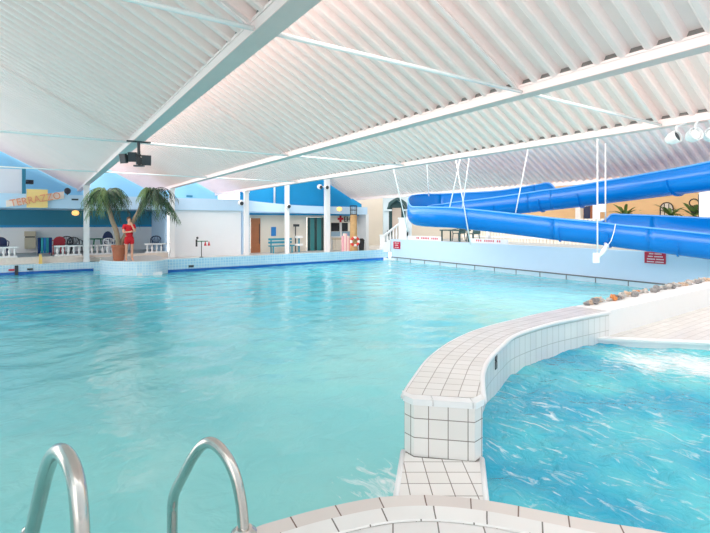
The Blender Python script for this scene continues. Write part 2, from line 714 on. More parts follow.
# ledge from the wall's end to the deck
LZ = .232
lp = [wp(.288, 2.83, LZ), wp(.345, 2.75, LZ), wp(.70, 2.70, LZ), wp(.735, 2.74, LZ), wp(.628, 2.25, LZ), wp(.185, 2.25, LZ)]
mb = MB()
uvl = [(((p - lp[5]).dot(wp(1, 0)) + .02), (p - lp[5]).dot(wp(0, 1))) for p in lp]
mb.face(lp, uvl)
for i in range(len(lp)):
    a, b = lp[i], lp[(i + 1) % len(lp)]
    L = (b - a).length
    mb.face([Vector((a.x, a.y, -.8)), Vector((b.x, b.y, -.8)), b, a], [(0, 0), (L, 0), (L, 1.03), (0, 1.03)])
struct(mb.build('floor_ledge', M['tile_w']))
mb = MB()
for a, b in ((lp[0], lp[5]), (lp[3], lp[4])):
    mb.tube([a - Vector((0, 0, .006)), b - Vector((0, 0, .006))], .016, 8)
struct(mb.build('trim_5', M['white'], smooth=True))
# tiled deck beyond the basin
DZ = .27
dk = [wp(2.77, 5.42, DZ), wp(3.2, 5.33, DZ), wp(3.87, 5.21, DZ), wp(8.5, 4.4, DZ), wp(11.5, 7.2, DZ), si + Vector((0, 0, DZ)), i0 + Vector((0, 0, DZ))]
mb = MB()
ax = sdir
ay = Vector((-sdir.y, sdir.x, 0))
mb.face(dk, [(p.dot(ax), p.dot(ay)) for p in dk])
struct(mb.build('floor_basin_deck', M['tile_deck']))
mb = MB()
ed = dk[:4]
mb.strip([Vector((p.x, p.y, -.5)) for p in ed], [Vector((p.x, p.y, DZ - .02)) for p in ed])
out = [p - ay * 0 + (wp(0, -1) - wp(0, 0)) * .03 for p in ed]
inn = [p + (wp(0, 1) - wp(0, 0)) * .09 for p in ed]
for a, b, c, d in zip(out, out[1:], inn[1:], inn):
    mb.slab([a - Vector((0, 0, .02)), b - Vector((0, 0, .02)), c - Vector((0, 0, .02)), d - Vector((0, 0, .02))], (0, 0, .026))
struct(mb.build('trim_6', M['white']))
# basin water
bp = [wp(.6, 2.2), wp(.69, 2.75)] + [a.lerp(b, .22) for a, b in zip(inner_c, outer_c)][2:] + [wp(3.0, 5.6), wp(8.6, 4.6), wp(6, 0), wp(3.2, 1.1), wp(2.0, 1.7), wp(1.2, 2.02), wp(.9, 2.13)]
water('basin_water', [(p.x, p.y) for p in bp], BZ, .035, .026, M['basin_water'], 3.2)

# ------------------------------------------------------------------ roof
XA, XB, XC, XE = 1.54, 5.2, 9.0, 16.3
BT = 3.39       # beam top
SL = .534       # fall of every bay


def corrugated(name, X0, X1, zend, Y0, Y1, pitch=.27, dep=.095):
    prof = [(0, 0), (.42, 0), (.48, -.4), (.53, -.8), (.6, -1), (.8, -1), (.88, -.8), (.94, -.4)]
    z0 = zend + SL * (X1 - X0)
    pts = []
    n = int((Y1 - Y0) / pitch)
    for i in range(n):
        for f, d in prof:
            pts.append((Y0 + (i + f) * pitch, d * dep))
    pts.append((Y0 + n * pitch, 0))
    vs, fs = [], []
    for (y, d) in pts:
        vs.append((X0, y, z0 + dep + d))
        vs.append((X1, y, zend + dep + d))
    for i in range(len(pts) - 1):
        fs.append((2 * i, 2 * i + 1, 2 * i + 3, 2 * i + 2))
    me = bpy.data.meshes.new(name)
    me.from_pydata(vs, [], fs)
    me.materials.append(M['roof'])
    o = bpy.data.objects.new(name, me)
    COL.objects.link(o)
    return struct(o)


corrugated('ceiling', -2.2, XA + .03, BT - .045, -.5, 29.6)
corrugated('ceiling', XA + .2, XB + .03, BT - .045, -.5, 29.6)
corrugated('ceiling', XB + .2, XC + .03, BT - .045, -.5, 29.6)
corrugated('ceiling', XC + .2, XE, 3.05, -.5, 25.3)
mb = MB()
mb.box2((XE + .2, -3, 5.0), (24.4, 26, 5.15))
struct(mb.build('ceiling', M['white']))
FACE_H = .125
for X, Y1 in ((XA, 29.6), (XB, 29.6), (XC, 29.6)):
    mb = MB()
    mb.box2((X, -.5, BT - FACE_H), (X + .195, Y1, BT - .002))
    mb.box2((X - .012, -.5, BT - .03), (X, Y1, BT - .002))
    struct(mb.build('beam', M['beam']))
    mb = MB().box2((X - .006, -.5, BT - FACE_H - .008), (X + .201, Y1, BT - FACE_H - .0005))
    struct(mb.build('beam_shade_plate', M['gutter']))  # added plate carrying the painted grey shade under the beam
    mb = MB().box2((X + .02, -.5, BT - .002), (X + .19, Y1, BT + .1))
    struct(mb.build('beam_gap_shadow_strip', M['gap_shade']))  # dark strip in place of shadow; also stops light leaking past the ribs
    for k in range(26):     # small brackets and bolt heads under the gutter
        pass
mb = MB()
mb.box2((XE - .05, -.5, 2.96), (XE + .12, 24.6, 3.12))
struct(mb.build('beam', M['beam']))
for Y in (3.95, 11.0, 18.1):
    zt = BT - FACE_H * .75
    for a, b in ((-2.2, XA), (XA + .2, XB), (XB + .2, XC)):
        mb = MB()
        mb.tube([(a, Y, zt), (b, Y, zt)], .024, 8)
        struct(mb.build('beam_tie_rod', M['lens'], smooth=True))
    for a, b, ze in ((-2.2, XA, BT - .09), (XA + .2, XB, BT - .09), (XB + .2, XC, BT - .09)):
        mb = MB()
        mb.slab([(a, Y, ze + SL * (b - a) - .012), (b, Y, ze - .012), (b, Y + .055, ze - .012), (a, Y + .055, ze + SL * (b - a) - .012)], (0, 0, .016))
        struct(mb.build('beam_rafter', M['beam']))

mb = MB()
mb.box2((-2.2, -4.3, -.9), (24.2, -4.1, 7.2))
struct(mb.build('wall_rear_light_block', M['wallwhite']))  # unseen wall added to block light from behind the camera
mb = MB()
mb.box2((-8.5, -4.3, -.9), (-8.3, 7.5, 5.5))
struct(mb.build('wall_left_light_block', M['wallwhite']))  # unseen, added to shut out daylight along the near left side
mb = MB()
mb.box2((-8.5, -4.3, 5.45), (-2.15, 29.6, 5.6))
struct(mb.build('ceiling', M['white']))  # unseen slab added so daylight comes only from the far left side
# ------------------------------------------------------------------ far walls
YG, YF = 29.6, 24.5


def bay_profile():
    return [(-2.2, BT + SL * 3.74), (XA, BT), (XA + .2, BT + SL * 3.46), (XB, BT), (XB + .2, BT + SL * 3.6), (XC, BT), (XC + .2, BT)]


mb = MB()
mb.slab([(-6, YG, 2.2), (XC + .2, YG, 2.2)] + [(x, YG, z + .08) for x, z in reversed(bay_profile())] + [(-6, YG, 5.4)], (0, .15, 0))
struct(mb.build('wall_back_gable', M['gable']))
mb = MB()
mb.slab([(XC + .1, 25.3, 2.0), (17.2, 25.3, 2.0), (17.2, 25.3, 2.75), (XE, 25.3, 3.2), (XC + .2, 25.3, 3.2 + SL * (XE - XC))], (0, .15, 0))
struct(mb.build('wall_back_arch', M['gable2']))
# flat soffit and fascia over the terrace and the recesses
mb = MB()
mb.box2((-6, YF, 2.2), (XC - .1, YF + .12, 2.80))
mb.box2((-6, YF + .12, 2.2), (XC - .1, YG, 2.3))
struct(mb.build('wall_fascia', M['fascia']))
mb = MB()
arc = []
for i in range(17):
    t = i / 16
    x = XC - .1 + t * 8.2
    arc.append((x, YF, 2.80 - .27 * (1 - (1 - min(t * 1.6, 1)) ** 2)))
mb.slab([(XC + 8.1, YF, 2.06), (XC - .1, YF, 2.17)] + arc, (0, .12, 0))
mb.box2((XC - .1, YF + .1, 2.1), (XC + 8.1, 26.6, 2.2))
struct(mb.build('wall_fascia_recess', M['fascia']))
# white projecting panel above the terrace, with its dark edge
pa, pb = pY(-10, 168, 26.5), pY(22, 193, 26.5)
mb = MB()
mb.box2((-3.0, 26.4, 2.3), (pb.x, 26.6, pa.z))
struct(mb.build('wall_white_box', M['wallwhite']))
mb = MB()
mb.box2((pb.x, 26.35, 2.3), (pb.x + .14, 26.6, pa.z + .05))
struct(mb.build('trim_7', M['teal']))

# terrace: tile face, ledge, stone face, floor, back wall
YL = 24.3
mb = MB()
A = [Vector((x, YL, -.8)) for x in (-8, 2.2)]
mb.strip(A, [p + Vector((0, 0, .6)) for p in A], v0=.02)
mb.box2((-8, YL + .01, -.8), (2.2, 24.8, -.2))
struct(mb.build('wall_pool_terrace', M['tile_pier']))
mb = MB()
mb.box2((-8, YL - .025, WZ - .1), (1.9, YL - .005, WZ + .11))
struct(mb.build('trim_8', M['bluestripe']))
mb = MB()
mb.box2((-8, 24.75, -.8), (5.2, 24.95, .08))
struct(mb.build('wall_terrace_stone', M['stone']))
mb = MB()
mb.box2((-8, 24.95, -.3), (XB, 28.6, .08))
struct(mb.build('floor_terrace', M['darkfloor']))
mb = MB()
mb.box2((-8, 28.5, .08), (XB, 28.7, 1.33))
struct(mb.build('wall_terrace_lower', M['white']))
mb = MB()
mb.box2((-8, 28.5, 1.45), (XB, 28.7, 2.3))
struct(mb.build('wall_terrace_upper', M['teal']))
mb = MB()
mb.box2((-8, 28.47, 1.33), (XB, 28.7, 1.45))
struct(mb.build('trim_9', M['stripe']))
# side wall of the terrace by the white wall, two tones
mb = MB()
mb.box2((XB - .1, 25.0, -.1), (XB, 28.5, 2.2))
struct(mb.build('wall_terrace_side', M['fascia']))

# pier under the palm
prd = [(-11.4, 21.4), (-11.0, 20.4), (-10.3, 19.7), (-9.4, 19.35), (-8.7, 19.4), (-8.25, 19.75), (-8.15, 20.6)]
pl = [p for p in catmull([wp(r, d) for r, d in prd], 6)]
mb = MB()
mb.strip(at(pl, -.9), at(pl, -.02), v0=.02)
struct(mb.build('wall_pier', M['tile_pier']))
mb = MB()
mb.face(at(pl, -.02) + [Vector((4.6, 22.3, -.02)), Vector((4.6, 24.8, -.02)), Vector((1.0, 24.8, -.02))])
struct(mb.build('floor_pier', M['floor']))
mb = MB()
q0, q1 = wp(-8.9, 19.3), wp(-8.05, 19.75)
mb.prism([(q0.x, q0.y), (q1.x, q1.y), (q1.x + .1, q1.y + .5), (q0.x, q0.y + .4)], WZ - .1, WZ + .1)
struct(mb.build('trim_10', M['white']))

# main far pool wall
tw = [wp(-8.2, 20.6), wp(-5.08, 22.75), wp(-2.36, 24.75), wp(1.2, 27.45), wp(2.0, 28.05)]
tw = catmull(tw, 6)
mb = MB()
mb.strip(at(tw, -.9), at(tw, -.03), v0=.02)
tb = offset(tw, -.25)
if (tb[3] - tw[3]).y < 0:
    tb = offset(tw, .25)
mb.strip(at(tw, -.03), at(tb, -.03))
mb.strip(at(tb, -.03), at(tb, -.2))
struct(mb.build('wall_pool_far', M['tile_b']))
tf = [p + (a - b).normalized() * .02 for p, a, b in zip(tw, tw, tb)]
mb = MB()
mb.strip(at(tf, WZ - .1), at(tf, WZ + .11))
mb.strip(at(tf, WZ + .11), at(tw, WZ + .11))
struct(mb.build('trim_11', M['bluestripe']))
mb = MB()
mb.face([Vector((p.x, p.y, -.15)) for p in tb] + [Vector((24, 22.2, -.15)), Vector((24, 30, -.15)), Vector((4.3, 30, -.15))])
struct(mb.build('floor_far_deck', M['floor']))
# white wall between the columns
mb = MB()
mb.box2((XB + .1, 24.65, -.15), (XC - .1, 24.8, 2.2))
struct(mb.build('wall_white_panel', M['wallwhite']))
mb = MB()
mb.box2((XC - .05, 24.62, -.15), (pY(249.5, 230, 24.62).x, 26.3, 2.17))
struct(mb.build('wall_recess_return', M['fascia']))
# cream recess wall with openings (door, first-aid room)
YR = 25.6
dx0, dx1 = pY(250.5, 230, YR).x, pY(262.5, 230, YR).x
gx0, gx1 = pY(306.5, 230, YR).x, pY(323.5, 230, YR).x
fx0, fx1 = pY(331, 230, YR).x, pY(366, 230, YR).x
mb = MB()
zt = pY(256, 217.5, YR).z
mb.box2((XC + .3, YR, -.15), (dx0, YR + .15, 2.17))
mb.box2((dx0, YR, zt), (dx1, YR + .15, 2.17))
mb.box2((dx1, YR, -.15), (gx0, YR + .15, 2.17))
mb.box2((gx0, YR, 1.9), (gx1, YR + .15, 2.17))
mb.box2((gx1, YR, -.15), (fx0, YR + .15, 2.17))
mb.box2((fx0, YR, 1.55), (fx1, YR + .15, 2.17))
mb.box2((fx1, YR, -.15), (17.1, YR + .15, 2.17))
struct(mb.build('wall_recess', M['cream']))
mb = MB()
mb.box2((fx0 - .2, 28.4, -.15), (fx1 + .4, 28.5, 2.17))
mb.box2((fx0 - .2, YR + .15, -.15), (fx0 - .1, 28.4, 2.17))
struct(mb.build('wall_first_aid', M['cream']))
mb = MB()
mb.box2((17.0, YF, -.15), (17.2, YR + .2, 2.1))
struct(mb.build('wall_recess_end', M['wallwhite']))
mb = MB()
mb.box2((17.2, 28.8, -.15), (24.2, 29.0, 5))
struct(mb.build('wall_stair_back', M['cream']))
# door
dr = thing('door_1', '', '', (dx0, YR, -.15))
for k in ('label', 'category'):
    del dr[k]
struct(dr)
mb = MB().box2((dx0 + .03, YR - .02, -.15), (dx0 + (dx1 - dx0) * .80, YR + .05, zt - .03))
mb.build('door_leaf', M['wood'], dr)
mb = MB().box2((dx0 + (dx1 - dx0) * .82, YR - .03, -.15), (dx1 - .01, YR + .03, zt - .02))
mb.box2((dx0, YR - .04, zt - .04), (dx1, YR + .02, zt + .03))
mb.build('door_frame', M['cream'], dr)
mb = MB().box2((dx0 + (dx1 - dx0) * .70, YR - .07, .35), (dx0 + (dx1 - dx0) * .74, YR - .02, 1.5))
mb.build('door_handle', M['darkpl'], dr)

# teal folding partition
t = thing('folding_partition', 'dark teal folding partition filling the opening beside the white column', 'partition', ((gx0 + gx1) / 2, YR, -.15))
n = 5
for k in range(n):
    a, b = gx0 + (gx1 - gx0) * k / n, gx0 + (gx1 - gx0) * (k + 1) / n
    mb = MB()
    mb.slab([(a + .01, YR - (.04 if k % 2 else .14), -.15), (b - .01, YR - (.14 if k % 2 else .04), -.15), (b - .01, YR - (.14 if k % 2 else .04), 1.88), (a + .01, YR - (.04 if k % 2 else .14), 1.88)], (0, .05, 0))
    mb.build('panel', M['teal_pl'] if k % 2 else M['portalgreen'], t)

# columns
def column(X, Y, z0, z1, w=.22, cap=True):
    mb = MB().box2((X - w / 2, Y - w / 2, z0), (X + w / 2, Y + w / 2, z1))
    if cap:
        mb.box2((X - w / 2 - .03, Y - w / 2 - .03, z1 - .1), (X + w / 2 + .03, Y + w / 2 + .03, z1))
        mb.box2((X - w / 2 - .02, Y - w / 2 - .02, z0), (X + w / 2 + .02, Y + w / 2 + .02, z0 + .12))
    return struct(mb.build('column', M['white']))


column(XA + .1, 24.55, -.2, BT - FACE_H)
column(XB + .1, 24.4, -.15, BT - FACE_H)
column(XC + .1, 24.4, -.15, BT - FACE_H)
c327 = uu(327) * 24.2
c287 = uu(287) * 24.2
column(c327, 24.2, -.15, 3.05 + SL * (XE - c327) - .02, .27, False)
column(c287, 24.2, -.15, 3.05 + SL * (XE - c287) - .02, .2, False)
mb = MB().tube([(uu(274.5) * 25.1, 25.1, 2.5), (uu(274.5) * 25.1, 25.1, 3.05 + SL * (XE - uu(274.5) * 25.1))], .06, 8)
struct(mb.build('column_post', M['white'], smooth=True))

# ------------------------------------------------------------------ slide-side wall and platform
PZ = .62
mb = MB()
mb.box2((XW, -2, -.9), (XW + .25, 21.6, PZ))
struct(mb.build('wall_slide_side', M['slidewall']))
mb = MB()
mb.box2((XW + .25, -2, -.9), (24.2, 21.6, PZ - .06))
struct(mb.build('floor_platform', M['granite']))
mb = MB()
A = [Vector((XW - .02, y, -.9)) for y in (21.6, -2)]
mb.strip(A, [p + Vector((0, 0, .49)) for p in A], v0=.02)
struct(mb.build('trim_12', mat('gutter_band', (200, 222, 234), .4, var=.06)))
mb = MB().box2((XW - .05, -2, -.43), (XW - .001, 21.6, -.39))
for k in range(20):
    mb.box2((XW - .04, 21.0 - k * 1.15, -.62), (XW - .018, 21.025 - k * 1.15, -.42))
struct(mb.build('trim_14', M['joint']))
mb = MB().box2((XW - .05, 21.2, WZ - .1), (XW, 22.3, WZ + .12))
struct(mb.build('trim_13', M['white']))
# orange rear wall, cream fence wall
mb = MB()
mb.box2((24.0, -4, -.5), (24.2, 22, 5))
struct(mb.build('wall_orange', M['orange']))
mb = MB()
mb.box2((24.0, 22, -.5), (24.2, 29, 5))
struct(mb.build('wall_orange_end', M['cream']))
fence = thing('slatted_fence', 'pale cream slatted fence on the platform under the blue slide', 'fence', (20.5, 14, PZ - .06))
mb = MB()
for k in range(48):
    y = 10.5 + k * .19
    mb.box2((20.46, y, PZ - .06), (20.50, y + .15, 1.75))
mb.build('slats', M['cream'], fence)
MB().box2((20.42, 10.5, 1.55), (20.46, 19.6, 1.63)).box2((20.42, 10.5, .75), (20.46, 19.6, .83)).build('rail', M['white'], fence)

# ------------------------------------------------------------------ blue slide
# stations: r, D (centre line), rim height of the inner/near edge (z), wall raise on the left-hand and right-hand sides
lower = [(11.5, 10.3, 1.02, .0, .46), (10.85, 11.9, 1.13, 0, .45), (9.85, 13.05, 1.27, 0, .43), (8.75, 13.95, 1.43, 0, .36), (8.12, 14.5, 1.52, 0, .31),
         (7.88, 14.7, 1.56, 0, .27), (7.6, 14.92, 1.60, 0, .0), (6.6, 15.6, 1.72, 0, 0), (5.03, 16.35, 1.93, 0, 0), (4.0, 16.75, 2.05, 0, 0), (3.5, 16.92, 2.10, .0, 0)]
turn = [(2.82, 17.22, 2.13, .0, 0), (2.46, 17.75, 2.16, .02, 0), (2.45, 18.3, 2.20, .34, 0), (2.8, 18.8, 2.25, .46, 0)]
upper = [(3.5, 19.0, 2.31, .44, 0), (4.3, 18.75, 2.40, .38, 0), (5.4, 18.2, 2.52, .3, 0), (6.5, 17.4, 2.66, .32, 0), (6.85, 17.1, 2.71, .32, 0), (7.1, 16.85, 2.74, 0, 0),
         (7.6, 16.45, 2.80, 0, 0), (8.4, 15.5, 2.93, 0, 0), (9.0, 14.6, 3.03, 0, 0), (9.4, 13.4, 3.11, 0, 0), (9.62, 12.4, 3.17, 0, 0), (9.7, 11.3, 3.24, 0, 0), (9.6, 10.2, 3.3, 0, 0)]
st = lower + turn + upper
P3 = catmull([wp(r, d, z) for r, d, z, a, b in st], 8)
HH = catmull([Vector((a, b, 0)) for r, d, z, a, b in st], 8)
SW, SDP = .40, .70        # half width, depth


def section(i, grow=0.0):
    p = P3[i]
    t = P3[min(i + 1, len(P3) - 1)] - P3[max(i - 1, 0)]
    t.z = 0
    t.normalize()
    right = Vector((t.y, -t.x, 0))
    hl, hr = max(HH[i].x, 0), max(HH[i].y, 0)
    pts = []
    w = SW + grow
    bz = -SDP + SW
    pts.append(p + right * (-w * .93) + Vector((0, 0, hl)))
    for k in range(13):
        a = PI + PI * k / 12
        pts.append(p + right * (w * math.cos(a)) + Vector((0, 0, bz * (1 if 0 < k < 12 else .98) + w * math.sin(a) * (1 if grow == 0 else 1))))
    pts.append(p + right * (w * .93) + Vector((0, 0, hr)))
    return pts


slide = thing('water_slide', 'long blue open water slide doubling back over the pool', 'water slide', P3[60] - Vector((0, 0, SDP)))
secs = [section(i) for i in range(len(P3))]


def shell(secs_, name, m, solid):
    mb = MB()
    n = len(secs_[0])
    vs = [p for s in secs_ for p in s]
    fs = []
    for i in range(len(secs_) - 1):
        for k in range(n - 1):
            fs.append((i * n + k, i * n + k + 1, (i + 1) * n + k + 1, (i + 1) * n + k))
    mb.add(vs, fs)
    o = mb.build(name, m, slide, smooth=True)
    sm = o.modifiers.new('thickness', 'SOLIDIFY')
    sm.thickness = solid
    sm.offset = 0
    return o


def iof(k):
    return min(k * 8, len(P3) - 1)


cuts = [0, 3, 7, 9, 15, 18, 20, len(st) - 1]
for a, b in zip(cuts, cuts[1:]):
    shell(secs[iof(a):iof(b) + 1], 'trough', M['slide'], .03)
# rolled rims
for side in (0, -1):
    mb = MB().tube([s[side] for s in secs], .026, 8)
    mb.build('rim', M['rimblue'], slide, smooth=True)
# joint flanges
for k in (20, 38, 55, 72, 136, 150, 170, 190, 205, 216):
    if k >= len(P3) - 1:
        continue
    a, b = section(k, .012), section(k, .055)
    t = (P3[k + 1] - P3[k - 1])
    t.z = 0
    t = t.normalized() * .05
    mb = MB()
    nn = len(a)
    for j in range(1, nn - 2):
        mb.slab([a[j], a[j + 1], b[j + 1], b[j]], t)
    mb.build('joint_flange', M['slide'], slide)

# hanger rods
def roof_z(X):
    if X > XC + .2:
        return 3.05 + SL * (XE - X) + .02
    return BT + SL * (XC - X)


def rod_to(pxt, pyt, pxb, pyb, D, label, clamp=False):
    b = pD(pxb, pyb, D)
    # extend the line of the rod upward to the roof
    tp = pD(pxt, pyt, D)
    d = (tp - b).normalized()
    s = 0
    p = tp.copy()
    while p.z < roof_z(p.x) and s < 400:
        p += d * .02
        s += 1
    root = thing('hanger_rod', label, 'rod', b)
    MB().tube([b, p], .02, 8).build('rod', M['white'], root, smooth=True)
    mb = MB().box((p.x, p.y, p.z - .03), (.14, .14, .05))
    mb.build('anchor_plate', M['white'], root)
    if clamp:
        mb = MB().box((b.x, b.y, b.z + .07), (.13, .10, .16))
        mb.build('clamp', M['white'], root)
    return root


rod_to(394, 171, 408, 232, 17.4, 'slanted white rod nearest the portal, at the turn of the slide')
rod_to(427, 165, 428.8, 196, 18.9, 'short upright white rod behind the turn of the slide')
rod_to(460, 160, 449.8, 207, 16.3, 'white rod slanting down to the slide rim beside the turn')
rod_to(456, 160, 470.6, 245, 16.1, 'long white rod slanting across the lower slide run in the crossed pair')
rod_to(469, 159, 462.3, 208, 16.4, 'white rod slanting to the rim just beyond the crossed pair')
rod_to(528, 150, 515.6, 213, 15.9, 'lone white rod slanting to the middle of the lower slide run')
hang = thing('slide_hanger', 'pair of upright white rods with clamps hanging in front of both slide runs', 'hanger', pD(600, 260, 14.15))
for x0, D, yb in ((597.5, 14.1, 262), (605.5, 14.6, 222)):
    b = pD(x0, yb, D)
    MB().tube([b, (b.x, b.y, roof_z(b.x))], .022, 8).build('rod', M['white'], hang, smooth=True)
for (xa, ya, xb, yb, D) in ((594.5, 205, 600, 219, 14.05), (600.5, 204, 605.5, 212, 14.3), (594.5, 253, 599.5, 263, 14.05)):
    a, b = pD(xa, ya, D), pD(xb, yb, D)
    MB().slab([a, Vector((b.x, b.y, a.z)), b, Vector((a.x, a.y, b.z))], Vector((.06, .09, 0))).build('clamp', M['white'], hang)
mb = MB().tube([pD(598, 258, 14.1), pD(603, 252, 14.1), pD(607, 246, 14.2), pD(605, 243, 14.6)], [.03, .07, .06, .04], 8)
mb.build('cradle_strap', M['white'], hang, smooth=True)
mb = MB().tube([pD(606, 248, 14.1), pD(611, 241, 14.05), pD(614, 232, 14.05), pD(615.5, 224, 14.1)], .012, 6)
mb.build('cradle_band', M['white'], hang, smooth=True)

# ------------------------------------------------------------------ pool ladder
lad = thing('pool_ladder', 'curved stainless steel ladder handrails rising from the edge of the large pool', 'ladder', wp(-.6, 1.7, NZ))
right = [(244, 534, 2.045), (241.5, 505, 2.06), (236.5, 480, 2.07), (229.5, 462, 2.09), (220, 448.5, 2.12), (210, 442.5, 2.15), (201, 446.5, 2.18), (192.5, 458, 2.2), (183.5, 475, 2.23), (176, 490, 2.26), (172.8, 503, 2.28), (172.3, 533, 2.29), (172.3, 690, 2.29)]
left = [(84, 702, 1.33), (82.5, 600, 1.335), (81, 545, 1.34), (79.5, 510, 1.35), (76.5, 483, 1.37), (71, 464, 1.41), (63.5, 453, 1.46), (56.5, 452, 1.52), (50.5, 460, 1.57), (44.5, 478, 1.62), (38.5, 504, 1.66), (31.5, 535, 1.70), (27.5, 560, 1.72), (26.5, 860, 1.72)]
for pts in (right, left):
    path = catmull([pD(*p) for p in pts], 8)
    o = MB().tube(path, .0245, 20).build('handrail', M['steel'], lad, smooth=True)
    b = path[0]
    MB().lathe([(.055, NZ), (.055, NZ + .012), (.034, NZ + .03)], (b.x, b.y, 0), 20).build('floor_flange', M['steel'], o)
a, b = pD(*right[-1]), pD(*left[-1])
for z in (-.62, -.78):
    MB().box(((a.x + b.x) / 2, (a.y + b.y) / 2, z), ((a - b).length, .09, .03), math.atan2(a.y - b.y, a.x - b.x)).build('tread', M['steel'], lad)

# marker on the inner wall
k = 19
p = inner_c[k]
tn = (inner_c[k + 1] - inner_c[k - 1]).normalized()
nn = Vector((tn.y, -tn.x, 0))
p = p + nn * .004
t = thing('depth_marker', 'small black-outlined depth marker on the inner side of the curved white wall', 'marker', (p.x, p.y, .42))
for z in (.425, .495):
    mb = MB()
    for dx, dz, sx, sz in ((-.025, 0, .005, .06), (.025, 0, .005, .06), (0, .03, .055, .005), (0, -.03, .055, .005)):
        mb.box((p.x + tn.x * dx, p.y + tn.y * dx, z + dz), (sx, .006, sz), math.atan2(tn.y, tn.x))
    mb.build('outline_square', M['letterblack'], t)

# stones on the straight wall
pos = 0.28
i = 0
while pos < 4.4:
    s = R_.uniform(.03, .052)
    base = o0 + sdir * (pos - .1) - Vector((-sdir.y, sdir.x, 0)) * R_.uniform(.0, .10)
    pos += s * R_.uniform(1.5, 2.0)
    kind = 'orange' if i in (9, 10, 21) else R_.choice(['grey', 'tan', 'grey', 'dark'])
    lab = {'orange': 'orange-brown stone in the row on the white wall top', 'grey': 'light grey stone in the row on the white wall top',
           'tan': 'tan stone in the row on the white wall top', 'dark': 'dark grey stone in the row on the white wall top'}[kind]
    fl = R_.uniform(.6, .85) if kind != 'orange' else 1.0
    mb = MB().ball((base.x, base.y, WT + s * fl * .80), s, (R_.uniform(.9, 1.25), R_.uniform(.8, 1.1), fl), 10, 1.1, i)
    o = mb.build('stone', M['stone' + kind], None)
    tag(o, lab, 'stone', kind + ' stones along the wall')
    i += 1

# ------------------------------------------------------------------ lamps
t = thing('floodlight_cluster', 'cluster of dark square floodlights hanging under the wide white gutter beam', 'floodlight', (XA + .1, 10.55, BT - FACE_H - .5))
zc = BT - FACE_H
MB().box((XA + .1, 10.55, zc - .02), (.45, .08, .025)).tube([(XA + .1, 10.55, zc), (XA + .1, 10.55, zc - .28)], .03, 8).build('mount', M['lampgrey'], t)


def flood(px, py, wpx, hpx, yaw, D=9.75):
    c = pD(px, py, D)
    w, h = wpx * D / F, hpx * D / F
    MM = Matrix.Rotation(-TH + yaw, 3, 'Z') @ Matrix.Rotation(math.radians(12), 3, 'X')
    mb = MB().box(c, (w, .05, h), M=MM)
    mb.box(c + MM @ Vector((0, .06, 0)), (w * .75, .1, h * .7), M=MM)
    o = mb.build('lamp_head', M['lampgrey'], t)
    mb = MB().box(c + MM @ Vector((0, -.028, 0)), (w * .86, .008, h * .84), M=MM)
    mb.build('lens', M['darkpl'], o)
    mb = MB().tube([c + MM @ Vector((0, .1, 0)), Vector((XA + .1, 10.55, zc - .26))], .014, 6)
    mb.build('arm', M['lampgrey'], o)


flood(123.5, 158.5, 8, 9.5, -.35)
flood(132.5, 157, 8, 9.5, .1)
flood(146.5, 160.3, 8.5, 10, .45)
c = pD(139, 161, 9.75)
MB().box(c, (.1, .12, .14)).tube([c + Vector((0, 0, .2)), c - Vector((0, 0, .1))], .03, 8).box(c - Vector((0, 0, .1)), (.2, .08, .03), -TH).build('small_lamp', M['lampgrey'], t)

t = thing('spotlight_cluster', 'three round white spotlights fixed under the white beam above the slide', 'spotlight', (XC, 3.6, BT - .3))
for px, py, rr, yaw in ((676.5, 136.5, 6.6, .5), (695.5, 134, 7.2, .05), (712, 134, 6.8, -.3)):
    D = 7.75
    c = pD(px, py, D)
    MM = Matrix.Rotation(-TH + yaw, 3, 'Z') @ Matrix.Rotation(math.radians(72), 3, 'X')
    r = rr * D / F
    mb = MB().lathe([(r * .5, -.16), (r * .85, -.1), (r, .0), (r, .03), (r * .86, .03), (r * .8, 0)], c, 18, MM)
    o = mb.build('lamp_head', M['white'], t, smooth=False)
    MB().lathe([(r * .78, .0), (r * .6, .012), (r * .2, .016)], c, 18, MM).build('lens', M['darkpl'] if px < 680 else M['lens'], o, smooth=True)
    MB().tube([c + Vector((0, 0, r * .6)), (c.x, c.y, c.z + .16), (XC + .02, c.y, BT - FACE_H)], .018, 6).build('arm', M['white'], o)

def globes(px, py, Y, n, label):
    c = pY(px, py, Y)
    t = thing('column_spotlight', label, 'spotlight', c)
    for k in range(n):
        dx = (k - (n - 1) / 2) * .42
        q = c + Vector((dx, -.05, 0))
        o = MB().ball(q, .16, (1, 1, .92), 14).build('lamp_head', M['lens'], t, smooth=True)
        MB().lathe([(.1, 0), (.1, .03), (.07, .05)], q + Vector((0, -.13, -.03)), 12, Matrix.Rotation(math.radians(100), 3, 'X')).build('lens', M['darkpl'], o)
    MB().tube([c + Vector((-.25 if n > 1 else 0, 0, .02)), c + Vector((.25 if n > 1 else .001, .12, .02))], .03, 8).build('bracket', M['white'], t)


globes(322.5, 187, 23.95, 2, 'pair of round white spotlights near the top of the thick white column')
globes(287.5, 206, 24.0, 1, 'round white spotlight low on the thin white column in front of the fascia')
globes(240.5, 203, 24.2, 1, 'round white spotlight on the column at the edge of the white wall')
for px, py, Y, lab in ((75.5, 213, 28.35, 'glowing warm wall lamp on the teal terrace wall'), (339.5, 209, 24.42, 'glowing warm lamp on the fascia above the first aid room')):
    c = pY(px, py, Y)
    t = thing('wall_lamp', lab, 'lamp', c)
    MB().box(c + Vector((0, .09, 0)), (.3, .04, .22)).build('back_plate', M['cream'], t)
    MB().ball(c, .17, (1, .6, .8), 14).build('lamp_shade', M['lampglow'], t, smooth=True)

# ------------------------------------------------------------------ balustrades
BAL = [(.035, 0), (.05, .02), (.03, .05), (.045, .12), (.058, .18), (.04, .25), (.025, .30), (.045, .33), (.045, .35)]


